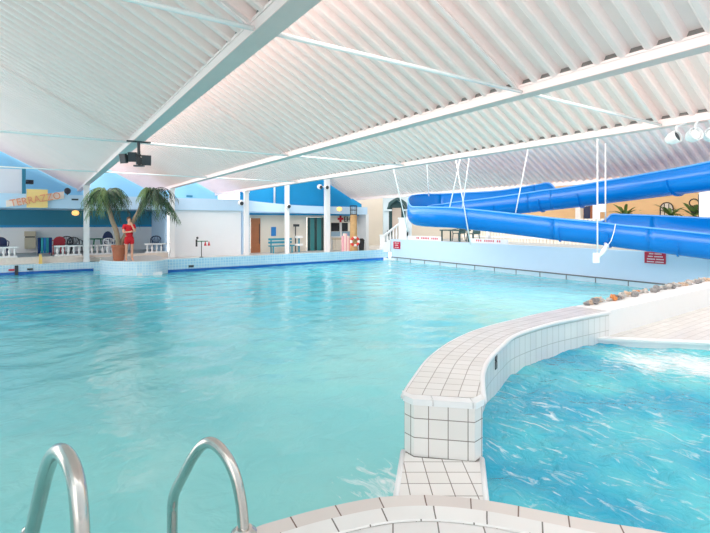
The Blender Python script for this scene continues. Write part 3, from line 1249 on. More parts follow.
def balustrade(a, b, label, h=.46, sp=.185):
    a, b = Vector(a), Vector(b)
    d = b - a
    L = d.length
    rz = math.atan2(d.y, d.x)
    t = thing('balustrade', label, 'balustrade', a)
    MB().box((a + b) / 2 + Vector((0, 0, .03)), (L, .14, .06), rz).build('base_rail', M['white'], t)
    MB().box((a + b) / 2 + Vector((0, 0, h - .03)), (L + .06, .18, .06), rz).build('top_rail', M['white'], t)
    n = max(2, int(L / sp))
    k = (h - .12) / .35
    proto = None
    for i in range(n):
        p = a + d * ((i + .5) / n)
        if proto is None:
            proto = MB().lathe([(r, z * k) for r, z in BAL], (a.x, a.y, a.z), 10).build('baluster', M['white'], t, smooth=True)
            o = proto
        else:
            o = proto.copy()
            COL.objects.link(o)
        o.location = (p.x - a.x, p.y - a.y, .06)
    return t


TY = 25.05
def tx(px):
    return uu(px) * TY


balustrade((tx(-22), TY, .08), (tx(17.5), TY, .08), 'white balustrade at the edge of the photo beside the terrace gap')
balustrade((tx(54.5), TY, .08), (XA - .05, TY, .08), 'white balustrade between the terrace gap and the palm-side column')
balustrade((XA + .25, TY, .08), (tx(115), TY, .08), 'white balustrade between the column and the terracotta pot')
balustrade((tx(145), TY, .08), (tx(168), TY, .08), 'short white balustrade beside the white wall, behind the leaning palm')

# ------------------------------------------------------------------ furniture
def armchair(loc, rz, m, label, group=None, h=.84, fan=False):
    t = thing('garden_chair', label, 'chair', loc, group)
    o = Vector(loc)
    MB().box(o + Vector((0, 0, .42)), (.48, .46, .04)).build('seat', m, t)
    mb = MB()
    pts = []
    for k in range(9):
        a = PI * k / 8
        pts.append(o + Vector((-math.cos(a) * .25, .22 + .06, .62 + math.sin(a) * (h - .62))))
    if fan:
        mb.tube([o + Vector((-.25, .24, .42))] + pts + [o + Vector((.25, .24, .42))], .024, 6)
        for k in range(1, 8):
            mb.tube([o + Vector(((k - 4) * .035, .23, .44)), pts[k]], .014, 5)
    else:
        mb.slab([o + Vector((-.25, .24, .42))] + pts + [o + Vector((.25, .24, .42))], (0, .035, 0))
    mb.build('backrest', m, t)
    for s in (-1, 1):
        MB().tube([o + Vector((s * .25, -.2, .42)), o + Vector((s * .27, -.2, .62)), o + Vector((s * .27, .2, .66)), o + Vector((s * .25, .26, .66))], .022, 6).build('armrest', m, t)
        MB().tube([o + Vector((s * .22, -.2, .42)), o + Vector((s * .25, -.24, 0))], .024, 6).build('leg', m, t)
        MB().tube([o + Vector((s * .22, .2, .42)), o + Vector((s * .25, .26, 0))], .024, 6).build('leg', m, t)
    t.rotation_euler = (0, 0, rz)
    return t


def spot(px, Y, z=.08):
    return (uu(px) * Y, Y, z)


armchair(spot(1, 26.6), .15, M['navy'], 'navy blue plastic chair at the very edge of the terrace')
armchair(spot(57, 26.6), PI + .3, M['redpl'], 'red plastic chair beside the striped towels')
armchair(spot(66.5, 27.6), -.1, M['darkpl'], 'black round-backed chair beside the red chair', fan=True, h=.8)
armchair(spot(75, 26.3), .2, M['darkpl'], 'black round-backed chair close to the palm-side column', fan=True, h=.78)
armchair(spot(108.5, 26.4), 0, M['navy'], 'navy high-backed chair behind the terracotta pot', h=1.06)
armchair(spot(111.5, 25.8), .4, M['white'], 'white chair right behind the terracotta pot', fan=True, h=.72)
armchair(spot(157, 25.7), 0, M['navy'], 'navy slatted chair behind the short balustrade', fan=True, h=.8)
# green table
p = Vector(spot(97.5, 26.6))
t = thing('side_table', 'small green table behind the balustrade under the palm', 'table', p)
MB().lathe([(.33, .66), (.35, .68), (.35, .7), (.33, .71)], p, 18).build('tabletop', M['green'], t)
for k in range(4):
    a = PI / 4 + k * PI / 2
    MB().tube([p + Vector((math.cos(a) * .2, math.sin(a) * .2, .66)), p + Vector((math.cos(a) * .3, math.sin(a) * .3, 0))], .02, 6).build('leg', M['green'], t)
# wall cabinet
a, b = pY(24.5, 231.5, 28.0), pY(35.5, 248.5, 28.0)
t = thing('wall_cabinet', 'beige box cabinet with a dark slot on the white terrace wall', 'cabinet', (a.x, 28.2, b.z))
MB().box2((a.x, 28.0, b.z), (b.x, 28.49, a.z - .3)).build('body', M['beige'], t)
MB().box2((a.x + .02, 28.03, a.z - .3), (b.x - .02, 28.49, a.z - .24)).build('slot', M['dark'], t)
MB().box2((a.x - .01, 27.98, a.z - .24), (b.x + .01, 28.49, a.z)).build('lid', M['beige'], t)
# towel rack with towels
ra, rb = Vector(spot(38, 25.7)), Vector(spot(51.5, 25.7))
t = thing('towel_rack', 'low rack draped with striped blue towels in the terrace gap', 'rack', ra)
MB().tube([ra + Vector((0, 0, .78)), rb + Vector((0, 0, .78))], .02, 8).build('top_rail', M['darkpl'], t)
for q in (ra, rb):
    MB().tube([q, q + Vector((0, 0, .8))], .02, 8).build('leg', M['darkpl'], t)
    MB().box(q + Vector((0, 0, .015)), (.05, .4, .03)).build('foot', M['darkpl'], t)
for k, (m, lab) in enumerate(((M['towelblue'], 'dark blue towel on the low rack beside the gap'), (M['sunset'], 'pale teal towel hanging between dark towels on the low rack'),
                              (M['bluepl'], 'bright blue towel in the middle of the low rack'), (M['sunset'], 'teal towel next to the red chair end of the low rack'), (M['towelblue'], 'dark blue towel at the red chair end of the low rack'))):
    q0, q1 = ra.lerp(rb, k / 5 + .01), ra.lerp(rb, (k + 1) / 5 - .01)
    mb = MB()
    rows = []
    for (dy, z) in ((-.09, .12), (-.07, .45), (-.04, .78), (0, .815), (.04, .78), (.07, .45), (.09, .2)):
        rows.append([q0.lerp(q1, j / 6) + Vector((0, dy * (1.6 if z < .3 else 1) + .02 * math.sin(j * 2.1 + k), z)) for j in range(7)])
    vs = [p for r in rows for p in r]
    fs = [(i * 7 + j, i * 7 + j + 1, (i + 1) * 7 + j + 1, (i + 1) * 7 + j) for i in range(6) for j in range(6)]
    o = mb.add(vs, fs).build('towel', m, None, smooth=True)
    s = o.modifiers.new('thickness', 'SOLIDIFY')
    s.thickness = .02
    tag(o, lab, 'towel', 'towels on the low rack')
# yellow post on the ledge
p = pY(40.5, 262, 24.5)
t = thing('floor_sign', 'small pale yellow warning post on the pool ledge below the towels', 'sign', (p.x, 24.5, -.2))
MB().slab([(p.x - .07, 24.42, -.2), (p.x + .07, 24.42, -.2), (p.x + .05, 24.5, .2), (p.x - .05, 24.5, .2)], (0, .02, 0)).build('front_panel', M['yellow'], t)
MB().slab([(p.x - .07, 24.62, -.2), (p.x + .07, 24.62, -.2), (p.x + .05, 24.53, .2), (p.x - .05, 24.53, .2)], (0, .02, 0)).build('back_panel', M['yellow'], t)
# little plates on the pool walls
for px, py, w, h, m, lab in ((11.5, 270, .2, .08, 'redpl', 'small reddish depth plate on the terrace pool wall'), (30, 269.3, .2, .08, 'darkpl', 'small dark depth plate on the terrace pool wall'),
                             (16.5, 270.5, .12, .42, 'darkpl', 'dark upright overflow slot in the terrace pool wall')):
    p = pY(px, py, YL - .02)
    o = MB().box(p, (w, .04, h)).build('pool_plate', M[m])
    tag(o, lab, 'plate')
p = pD(191, 266.2, 21.2)
o = MB().box((p.x, p.y - .02, p.z), (.22, .05, .1), math.atan2(tw[5].y - tw[0].y, tw[5].x - tw[0].x)).build('pool_plate', M['darkpl'])
tag(o, 'small dark plate on the pale blue pool wall below the white wall', 'plate')

# loudspeaker by the projecting panel
p = pY(28.5, 182, 27.5)
t = thing('loudspeaker', 'small dark loudspeaker on the blue wall above the lettered sign', 'speaker', p)
MB().box(p, (.36, .2, .2), .3).build('cabinet', M['darkpl'], t)
MB().tube([p, (pb.x + .07, 26.4, p.z + .02)], .025, 6).build('bracket', M['darkpl'], t)
p = pY(67.5, 191, 27.5)
t = thing('fascia_floodlight', 'small dark floodlight on the fascia beside the lettered sign', 'floodlight', p)
MB().ball(p, .15, (1, .8, 1.1), 12).build('lamp_head', M['darkpl'], t, smooth=True)
MB().tube([p, (p.x, 27.5, 2.3)], .03, 6).build('stem', M['darkpl'], t)
for px, py, lab in ((75, 199.5, 'dark vent slot in the fascia beside the palm-side column'),):
    p = pY(px, py, YF - .01)
    tag(MB().box(p, (.26, .03, .07)).build('vent', M['darkpl']), lab, 'vent')
p = pY(146.5, 193, 27.5)
t = thing('roof_speaker', 'small dark loudspeaker at the gable corner beside the leaning palm', 'speaker', p)
MB().box(p, (.2, .18, .2), .4).build('cabinet', M['darkpl'], t)
MB().tube([p, (p.x, 27.5, 2.28)], .03, 6).build('stem', M['darkpl'], t)
p = pY(189.5, 196.3, 29.4)
tag(MB().box(p, (.35, .08, .12)).build('wall_vent', M['teal']), 'small dark vent on the pale blue gable above the white wall', 'vent')

# lettered sign
def text_mesh(txt, size, depth=.02):
    cu = bpy.data.curves.new('lettering', 'FONT')
    cu.body = txt
    cu.size = size
    cu.extrude = depth
    cu.align_x = 'CENTER'
    cu.align_y = 'CENTER'
    o = bpy.data.objects.new('lettering', cu)
    COL.objects.link(o)
    dg = bpy.context.evaluated_depsgraph_get()
    me = bpy.data.meshes.new_from_object(o.evaluated_get(dg))
    bpy.data.objects.remove(o)
    return me


def text(txt, c, w, h, rot, m, parent, root, name='lettering', depth=.02):
    me = text_mesh(txt, 1.0, depth)
    xs = [v.co.x for v in me.vertices]
    ys = [v.co.y for v in me.vertices]
    cx, cy = (max(xs) + min(xs)) / 2, (max(ys) + min(ys)) / 2
    kx, ky = w / (max(xs) - min(xs)), h / (max(ys) - min(ys))
    for v in me.vertices:
        q = rot @ Vector(((v.co.x - cx) * kx, (v.co.y - cy) * ky, v.co.z))
        v.co = q + Vector(c) - root
    me.materials.clear()
    me.materials.append(m)
    o = bpy.data.objects.new(name, me)
    COL.objects.link(o)
    o.parent = parent
    return o


RX = Matrix.Rotation(PI / 2, 3, 'X')
YS = YF - .06
q = [pY(*p, YS) for p in ((6, 207), (6, 200.5), (64, 191.3), (64, 198.6))]
t = thing('lettered_sign', 'peach and yellow lettered sign hanging tilted on the pale blue fascia', 'sign', q[0])
MB().slab(q, (0, .04, 0)).build('board', M['signpeach'], t)
a, b = pY(26.5, 207.5, YS - .05), pY(47.8, 189.6, YS - .05)
MB().slab([a, (b.x, a.y, a.z), b, (a.x, a.y, b.z)], (0, .04, 0)).build('square_panel', M['signyellow'], t)
c = (q[0] + q[1] + q[2] + q[3]) / 4 + Vector((0, -.075, 0))
tl = (q[2] - q[1])
ang = math.atan2(tl.z, tl.x)
text('TERRAZZO', c, tl.length * .86, .30, Matrix.Rotation(-ang, 3, 'Y') @ RX, M['signletter'], t, Vector(q[0]))

# shower / rinse stand in front of the white wall
p = Vector((uu(201.5) * 23.6, 23.6, -.15))
t = thing('rinse_stand', 'slim pole stand with small taps before the white wall', 'stand', p)
MB().tube([p, p + Vector((0, 0, .82))], .02, 8).lathe([(.1, 0), (.1, .02), (.04, .04)], p, 12).build('pole', M['darkpl'], t, smooth=True)
MB().box(p + Vector((.05, 0, .80)), (.5, .1, .04)).build('bar', M['green'], t)
MB().tube([p + Vector((-.24, 0, .55)), p + Vector((-.24, 0, .9))], .045, 8).build('dispenser', M['darkpl'], t)
MB().ball(p + Vector((-.2, 0, .97)), .06).build('knob', M['darkpl'], t, smooth=True)
for dx in (.18, .36):
    MB().lathe([(.07, .58), (.05, .65), (.025, .74), (.015, .79)], p + Vector((dx, -.02, 0)), 10).build('red_cup', M['redpl'], t)

# blue notice, bench, stool, shower post
a, b = pY(271.2, 227, YR - .02), pY(276, 236, YR - .02)
o = MB().box2((a.x, YR - .03, b.z), (b.x, YR - .001, a.z)).build('notice_board', M['bluepl'])
tag(o, 'bright blue notice on the cream wall beside the wooden door', 'notice')
x0, x1, yb = uu(270.5) * 24.6, uu(294) * 24.6, 24.7
t = thing('bench', 'teal slatted bench against the cream wall beside the door', 'bench', (x0, yb, -.15))
for z in (.38, .56):
    MB().box2((x0, yb + .18, z), (x1, yb + .22, z + .12)).build('back_slat', M['bench'], t)
MB().box2((x0, yb - .2, .22), (x1, yb + .2, .28)).build('seat', M['bench'], t)
for x in (x0 + .15, x1 - .15):
    MB().box2((x - .03, yb - .18, -.15), (x + .03, yb - .12, .22)).build('leg', M['bench'], t)
    MB().box2((x - .03, yb + .14, -.15), (x + .03, yb + .2, .68)).build('leg', M['bench'], t)
p = Vector((uu(299) * 24.6, 24.6, -.15))
t = thing('tiered_stand', 'white round two-tier stand between the teal bench and folding partition', 'stand', p)
MB().lathe([(.22, .82), (.24, .86), (.24, .93), (.2, .95)], p, 16).build('top', M['white'], t)
MB().lathe([(.22, .38), (.24, .42), (.24, .49), (.2, .5)], p, 16).build('shelf', M['white'], t)
MB().tube([p, p + Vector((0, 0, .85))], .05, 8).build('pole', M['bench'], t)
p = Vector((uu(295.5) * 25.2, 25.2, -.15))
t = thing('shower_post', 'dark shower post on the cream wall above the white stand', 'shower', p)
MB().tube([p, p + Vector((0, 0, 1.6))], .03, 8).build('pole', M['darkpl'], t)
MB().box(p + Vector((0, -.1, 1.55)), (.3, .2, .14)).build('shower_head', M['darkpl'], t)

# first aid room front
t = thing('first_aid_counter', 'pale counter with dark window openings under the red cross', 'counter', (fx0, YR, -.15))
fm = uu(352) * YR
MB().box2((fx0, YR + .02, -.15), (fm, YR + .12, .62)).build('lower_panel', M['wallwhite'], t)
MB().box2((fx0, YR - .12, .62), (fm, YR + .2, .69)).build('worktop', M['white'], t)
MB().box2((fx0, YR + .03, .69), (fm, YR + .06, 1.0)).build('glass_screen', M['glass'], t)
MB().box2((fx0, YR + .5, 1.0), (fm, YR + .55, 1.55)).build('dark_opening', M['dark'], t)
xm = uu(341) * YR
MB().box2((xm - .05, YR - .02, .69), (xm + .05, YR + .1, 1.55)).build('mullion', M['white'], t)
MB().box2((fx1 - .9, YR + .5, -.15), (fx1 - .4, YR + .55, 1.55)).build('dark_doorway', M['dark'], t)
x = uu(338.5) * 25.2
t = thing('reception_box', 'beige box on the deck under the first aid window', 'box', (x, 25.2, -.15))
MB().box2((x - .3, 25.0, -.15), (x + .45, 25.4, .5)).build('body', M['cream'], t)
MB().box2((x - .33, 24.97, .5), (x + .48, 25.43, .62)).build('lid', M['beige'], t)
cx = pY(340.5, 218.8, YR - .03)
t = thing('red_cross_sign', 'red cross with black letters above the first aid window', 'sign', cx)
MB().box(cx, (.42, .03, .14)).box(cx, (.14, .032, .42)).build('cross', M['crossred'], t)
text('EHBO', cx + Vector((.82, 0, -.02)), 1.1, .34, RX, M['letterblack'], t, Vector(cx))
for px, py, lab in ((366.5, 221.5, 'small red pictogram plate beside the first aid room doorway'),):
    p = pY(px, py, YR - .02)
    tag(MB().box(p, (.28, .03, .28)).build('safety_plate', M['signred']), lab, 'sign')
p = pY(364, 232, 25.2)
t = thing('fire_extinguisher', 'red fire extinguisher hanging in the first aid doorway', 'extinguisher', p)
MB().lathe([(.09, -.25), (.1, -.2), (.1, .15), (.05, .22), (.03, .26)], p, 12).build('cylinder_body', M['signred'], t, smooth=True)
MB().box(p + Vector((0, 0, .29)), (.12, .04, .05)).build('valve', M['black'], t)
MB().box(p + Vector((0, .12, 0)), (.05, .2, .06)).build('wall_bracket', M['darkpl'], t)
# round tan post with wire-mesh top, lifebuoy
p = Vector((uu(353.5) * 23.4, 23.4, -.15))
t = thing('tan_post', 'thick tan bark post with a dark mesh top on the far deck', 'post', p)
zt = pY(353, 214.5, 23.4).z
MB().lathe([(.26, 0), (.24, .4), (.215, 1.0), (.2, zt + .15)], p, 16).build('shaft', M['postwood'], t, smooth=True)
mb = MB()
for k in range(8):
    a = 2 * PI * k / 8
    mb.tube([p + Vector((math.cos(a) * .19, math.sin(a) * .19, zt + .15)), p + Vector((math.cos(a) * .21, math.sin(a) * .21, zt + .15 + .52))], .014, 5)
for z in (0, .26, .52):
    ring = [p + Vector((math.cos(2 * PI * k / 16) * .21, math.sin(2 * PI * k / 16) * .21, zt + .15 + z)) for k in range(17)]
    mb.tube(ring, .016, 5)
mb.build('mesh_top', M['black'], t)
cb = pY(355, 241.5, 23.05)
t = thing('lifebuoy', 'white and red lifebuoy hung on the tan post', 'lifebuoy', cb)
NRM = Matrix.Rotation(-TH * .6, 3, 'Z')


def ring_seg(a0, a1, R, r, n=8):
    return [cb + NRM @ Vector((math.cos(a0 + (a1 - a0) * k / n) * R, 0, math.sin(a0 + (a1 - a0) * k / n) * R)) for k in range(n + 1)]


for k in range(4):
    a = k * PI / 2 + PI / 4
    MB().tube(ring_seg(a - .42, a + .42, .225, .075), .078, 10).build('red_band', M['ringred'], t, smooth=True)
    MB().tube(ring_seg(a + .42, a + PI / 2 - .42, .225, .075), .075, 10).build('white_section', M['ring'], t, smooth=True)
a = Vector((uu(345.8) * 23.5, 23.5, -.15))
t = thing('striped_float', 'pink and white striped float standing beside the tan post', 'float', a)
for k in range(5):
    MB().box(a + Vector((-.2 + k * .1, 0, .48 + .07 * math.sin(k * 1.3))), (.1, .14, .92 + .2 * math.sin(k * .9))).build('stripe', M['pink'] if k % 2 == 0 else M['signpeach'], t)
p = Vector((uu(361.5) * 24.0, 24.0, -.15))
t = thing('dark_bin', 'dark narrow bin on the deck beside the tan post', 'bin', p)
MB().lathe([(.15, 0), (.18, .5), (.18, .6), (.14, .68)], p, 14).build('body', M['dark'], t)
MB().lathe([(.19, .6), (.19, .64), (.1, .74)], p, 14).build('lid', M['black'], t)

# ------------------------------------------------------------------ portal, stairs, platform things
PD = 29.0
pc = pD(397.5, 240, PD)
t = thing('arched_portal', 'pale portal with a dark pointed arch at the stair head', 'portal', (pc.x, pc.y, -.15))
ux = (wp(1, 0) - wp(0, 0))
uy = (wp(0, 1) - wp(0, 0))
hw = 14.2 * PD / F
hi = 8.6 * PD / F
zb, ztop, zs, za = -.15, EYE + 28.5 * PD / F, EYE + 11 * PD / F, EYE + 22 * PD / F


def lp_(x, z, y=0):
    return Vector((pc.x, pc.y, 0)) + ux * x + uy * y + Vector((0, 0, z))


arch = []
for k in range(11):
    s = k / 10
    arch.append((-hi * math.cos(s * PI / 2) ** .9 if s < 1 else 0, zs + (za - zs) * (s ** .75)))
archr = [(-x, z) for x, z in reversed(arch[:-1])]
outl = [(-hw, zb), (-hi, zb)] + arch + archr + [(hi, zb), (hw, zb), (hw, ztop - .15), (hw * .6, ztop), (-hw * .6, ztop), (-hw, ztop - .15)]
MB().slab([lp_(x, z) for x, z in outl], uy * .5).build('arch_body', M['portal'], t)
mb = MB()
inner = arch + archr
ou = [(x * 1.25, z + (.16 if abs(x) < hi * .9 else .0)) for x, z in inner]
for (a, b, c, d) in zip(inner, inner[1:], ou[1:], ou):
    mb.slab([lp_(a[0], a[1], -.05), lp_(b[0], b[1], -.05), lp_(c[0], c[1], -.05), lp_(d[0], d[1], -.05)], uy * .06)
mb.build('arch_moulding', M['portalgreen'], t)
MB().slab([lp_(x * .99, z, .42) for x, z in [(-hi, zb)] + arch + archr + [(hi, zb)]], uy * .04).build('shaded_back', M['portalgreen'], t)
MB().slab([lp_(-hi * .55, zb, .36), lp_(hi * .5, zb, .36), lp_(hi * .5, zs + .2, .36), lp_(-hi * .55, zs + .2, .36)], uy * .04).build('inner_door', mat('portal_inner', (190, 176, 164), .7), t)
for s in (-1, 1):
    MB().box(lp_(s * (hw - .27), .9, -.05), (.1, .08, .35), -TH).build('lantern_niche', M['dark'], t)
    MB().box(lp_(s * (hw - .27), zs + .05, -.06), (.5, .16, .1), -TH).build('impost', M['portal'], t)

# steps
n = 5
sa, sb = pD(383, 250, 28.4), pD(408, 240, 27.4)
for k in range(n):
    pass
t = thing('stair_flight', 'white steps climbing from the deck to the slide platform', 'stairs', (17.3, 22.6, -.15))
for k in range(n):
    MB().box2((16.7 + 1e-3, 22.75 - (k + 1) * .26 + .2, -.15), (18.6, 22.75 - k * .26 + .2, -.15 + (k + 1) * (.71 / n))).build('step', M['white'], t)
# stair balustrade with newels
n0, n1 = pD(382.5, 249, 28.3), pD(402.5, 240, 26.9)
t = thing('stair_balustrade', 'white sloping stair balustrade between two square newels below the portal', 'balustrade', (n0.x, n0.y, -.15))
h0, h1 = pD(382, 236, 28.3).z, pD(402, 219, 26.9).z
for q, hz, zb2, w in ((n0, h0, -.15, .3), (n1, h1, .56, .42)):
    MB().box((q.x, q.y, (zb2 + hz) / 2), (w, w, hz - zb2), -TH).box((q.x, q.y, hz + .04), (w + .08, w + .08, .08), -TH).build('newel', M['white'], t)
ra, rb = Vector((n0.x, n0.y, h0 - .05)), Vector((n1.x, n1.y, h1 - .12))
MB().tube([ra, rb], .07, 8).build('top_rail', M['white'], t)
la, lb = Vector((n0.x, n0.y, -.02)), Vector((n1.x, n1.y, .62))
MB().tube([la, lb], .06, 8).build('base_rail', M['white'], t)
for k in range(6):
    s = (k + .7) / 6.6
    a, b = la.lerp(lb, s), ra.lerp(rb, s)
    H = b.z - a.z
    MB().lathe([(r * 1.1, z * H / .35) for r, z in BAL], a, 10).build('baluster', M['white'], t, smooth=True)

# red signs on the slide-side wall
def red_sign(x0, y0, x1, y1, label, lines):
    a, b = pX(x0, y0, XW - .03), pX(x1, y1, XW - .03)
    t = thing('warning_sign', label, 'sign', (XW - .03, (a.y + b.y) / 2, min(a.z, b.z)))
    z0, z1 = min(a.z, b.z), max(a.z, b.z)
    MB().box2((XW - .04, a.y, z0), (XW - .002, b.y, z1)).build('plate', M['signred'], t)
    mb = MB()
    H = z1 - z0
    W = a.y - b.y
    n = len(lines)
    for i, words_ in enumerate(lines):
        z = z1 - H * (i + .62) / (n + .25)
        pos = a.y - W * .5 + sum(words_) * W / 2
        for wl in words_:
            m_ = max(2, int(wl * 22))
            for j in range(m_):
                y = pos - wl * W * (j + .5) / m_
                mb.box((XW - .043, y, z), (.006, wl * W / m_ * .62, H * .105))
            pos -= wl * W + W * .05
    mb.build('writing', M['white'], t)


red_sign(644.6, 251.7, 665.5, 264.3, 'red warning sign with white lines of writing under the slide', [[.22, .34], [.25, .42], [.4, .36], [.36, .4]])
red_sign(393.5, 241.5, 400, 249, 'small red warning sign on the wall below the stair newel', [[.3, .3], [.5], [.3, .3]])

# banner and platform bits
b0, b1 = pD(413.5, 236, 25.6), pD(463, 236, 22.0)
t = thing('banner', 'low white banner with red writing along the platform edge', 'banner', (b0.x, b0.y, .6))
b0 = pX(408, 240, XW + .35); b1 = pX(441, 240, XW + .35)
zb0, zb1 = PZ - .06, .84
MB().box2((XW + .33, b0.y, zb0), (XW + .37, b1.y, zb1)).build('cloth', M['wallwhite'], t)
mb = MB()
L = b0.y - b1.y
for k in range(13):
    if k in (2, 8):
        continue
    y = b0.y - L * (.3 + .05 * k)
    mb.box((XW + .325, y, .73), (.008, L * .03, .1))
mb.build('writing', M['redpl'], t)
c0 = pX(470, 240, XW + .35); c1 = pX(508, 242, XW + .35)
t = thing('banner', 'second low white banner with red writing beside the white cone', 'banner', (c0.x, c0.y, .6))
MB().box2((XW + .33, c0.y, zb0), (XW + .37, c1.y, zb1 - .02)).build('cloth', M['wallwhite'], t)
mb = MB()
L = c0.y - c1.y
for k in range(12):
    if k in (3, 9):
        continue
    mb.box((XW + .325, c0.y - L * (.2 + .055 * k), .73), (.008, L * .03, .09))
mb.build('writing', M['redpl'], t)
p = pX(488, 240, XW + 1.2)
p.z = PZ - .06
t = thing('folded_parasol', 'slim white parasol folded upright on the platform behind the banner', 'parasol', p)
MB().lathe([(.16, 0), (.16, .05), (.03, .06), (.03, .9)], p, 12).build('pole', M['white'], t)
MB().lathe([(.15, .12), (.10, .5), (.04, .95), (.01, 1.0)], p, 12).build('folded_canopy', M['white'], t, smooth=True)
p = pX(455, 238, XW + 1.5)
p.z = PZ - .06
t = thing('platform_table', 'dark green table standing on the platform beneath the slide turn', 'table', p)
MB().box(p + Vector((0, 0, .6)), (.8, 1.5, .06)).build('tabletop', M['portalgreen'], t)
for dx in (-.32, .32):
    for dy in (-.65, .65):
        MB().box(p + Vector((dx, dy, .29)), (.06, .06, .58)).build('leg', M['portalgreen'], t)
for dy, lab in ((-.3, 'dark green chair behind the platform table, at its portal end'), (.35, 'dark green chair behind the platform table, at its fence end')):
    armchair(p + Vector((.85, dy * 1.6, 0)), -PI / 2, M['portalgreen'], lab, h=.75)

# orange side: arched window, door, pillar, plants
wc = pX(667, 211, 23.98)
t = thing('arched_wall_window', 'small dark-framed arched window in the orange wall', 'window', wc)
mb = MB()
ww, hh = .27, .42
out = [(-ww, -hh), (-ww, .12)] + [(-ww * math.cos(PI * k / 8), .12 + .27 * math.sin(PI * k / 8)) for k in range(1, 8)] + [(ww, .12), (ww, -hh)]
MB().slab([wc + Vector((0, -x, z)) for x, z in out], (-.03, 0, 0)).build('pane', M['cream'], t)
mb = MB().tube([wc + Vector((-.04, -x, z)) for x, z in out] + [wc + Vector((-.04, ww, -hh))], .024, 6)
for x in (-.09, .09):
    mb.tube([wc + Vector((-.04, x, -hh)), wc + Vector((-.04, x, .33))], .016, 5)
for z in (-.2, .05):
    mb.tube([wc + Vector((-.04, -ww, z)), wc + Vector((-.04, ww, z))], .016, 5)
mb.build('window_frame', M['black'], t)
p = pX(588, 212, 23.95)
t = thing('service_door', 'dark door with a blue pane in the orange wall', 'door', (23.95, p.y, PZ - .06))
MB().box2((23.9, p.y - .42, PZ - .06), (23.99, p.y + .42, 2.65)).build('door_leaf', M['wood'], t)
MB().box2((23.87, p.y - .15, 1.3), (23.9, p.y + .2, 2.5)).build('blue_pane', M['navy'], t)
MB().box2((23.88, p.y - .55, PZ - .06), (23.98, p.y - .42, 2.75)).box2((23.88, p.y + .42, PZ - .06), (23.98, p.y + .55, 2.75)).box2((23.88, p.y - .55, 2.65), (23.98, p.y + .55, 2.78)).build('door_frame', M['postwood'], t)
p = pX(579, 212, 22.5)
mb = MB().box2((22.4, p.y - .14, PZ - .06), (22.65, p.y + .14, 5.0))
struct(mb.build('column', M['white']))
p = pX(708, 205, 20.5)
mb = MB().box2((20.4, p.y - .25, PZ - .06), (20.8, p.y + .25, 5.0))
struct(mb.build('column', M['white']))
mb = MB().box2((22.2, 2, PZ - .06), (22.8, 15, 1.62))
struct(mb.build('wall_planter', M['orange']))


def bush(px, top, X, size, label, n=26, seed=0):
    rr = random.Random(seed)
    p = pX(px, 216, X)
    p.z = 1.62
    t = thing('potted_fern', label, 'plant', p)
    MB().lathe([(.13, 0), (.17, .2), (.18, .22)], p, 12).build('pot', M['terracotta'], t)
    for k in range(n):
        a = rr.uniform(0, 2 * PI)
        L = size * rr.uniform(.6, 1.1)
        up = rr.uniform(.7, 1.6)
        mb = MB()
        side = Vector((-math.sin(a), math.cos(a), 0))
        prev = None
        for j in range(6):
            s = j / 5
            c = p + Vector((0, 0, .2)) + Vector((math.cos(a), math.sin(a), 0)) * (L * s) + Vector((0, 0, L * (up * s - .8 * s * s)))
            w = .07 * math.sin(PI * min(s * .9 + .08, 1))
            cur = (c - side * w, c + side * w)
            if prev:
                mb.face([prev[0], prev[1], cur[1], cur[0]])
            prev = cur
        mb.build('frond', M['leaf2'], t)


bush(625, 212, 22.5, .85, 'low green fern on the planter below the orange wall', 20, 1)
bush(671, 211, 22.5, .68, 'green fern in front of the arched window', 22, 2)
bush(694, 210, 22.5, .85, 'green fern beside the wrought iron scroll', 22, 3)
p = pX(699, 205, 22.3)
p.z = 1.62
t = thing('iron_scroll', 'black wrought iron scroll ornament standing among the ferns', 'ornament', p)
mb = MB().tube([p, p + Vector((0, 0, 1.1))], .03, 6)
mb.box(p + Vector((0, 0, .02)), (.3, .3, .04))
for s in (-1, 1):
    for z, r in ((.75, .2), (.45, .16)):
        pts = [p + Vector((0, s * (r - r * math.cos(k / 14 * 1.7 * PI) * (1 - k / 30)), z + r * math.sin(k / 14 * 1.7 * PI) * (1 - k / 30))) for k in range(15)]
        mb.tube(pts, .025, 6)
mb.build('scrollwork', M['black'], t)

# ------------------------------------------------------------------ palm in the pot
PB = pD(118.7, 260.3, 19.85)
PB.z = -.02
palm = thing('potted_palm', 'big terracotta pot on the pier with two leaning palms', 'palm', PB)
MB().lathe([(.19, 0), (.21, .02), (.26, .55), (.285, .56), (.285, .66), (.25, .66), (.25, .6)], PB, 24).build('pot', M['terracotta'], palm, smooth=False)
MB().lathe([(.245, .57), (.245, .61), (.1, .64)], PB, 18).build('soil', M['soil'], palm)


def trunk(pts, r0, r1):
    path = catmull(pts, 6)
    n = len(path)
    MB().tube(path, [r0 + (r1 - r0) * i / (n - 1) + .008 * (i % 2) for i in range(n)], 12).build('trunk', M['trunk'], palm, smooth=True)
    return path[-1]


c1_ = trunk([PB + Vector((0, 0, .58)), pD(116.5, 232, 19.85), pD(112, 220, 19.9), pD(107.5, 203, 20.0), pD(106.5, 192.5, 20.05)], .10, .075)
c2_ = trunk([PB + Vector((.06, .05, .58)), pD(127, 231.5, 20.05), pD(137, 215, 20.1), pD(146, 199, 20.1), pD(151, 191.5, 20.1)], .09, .085)


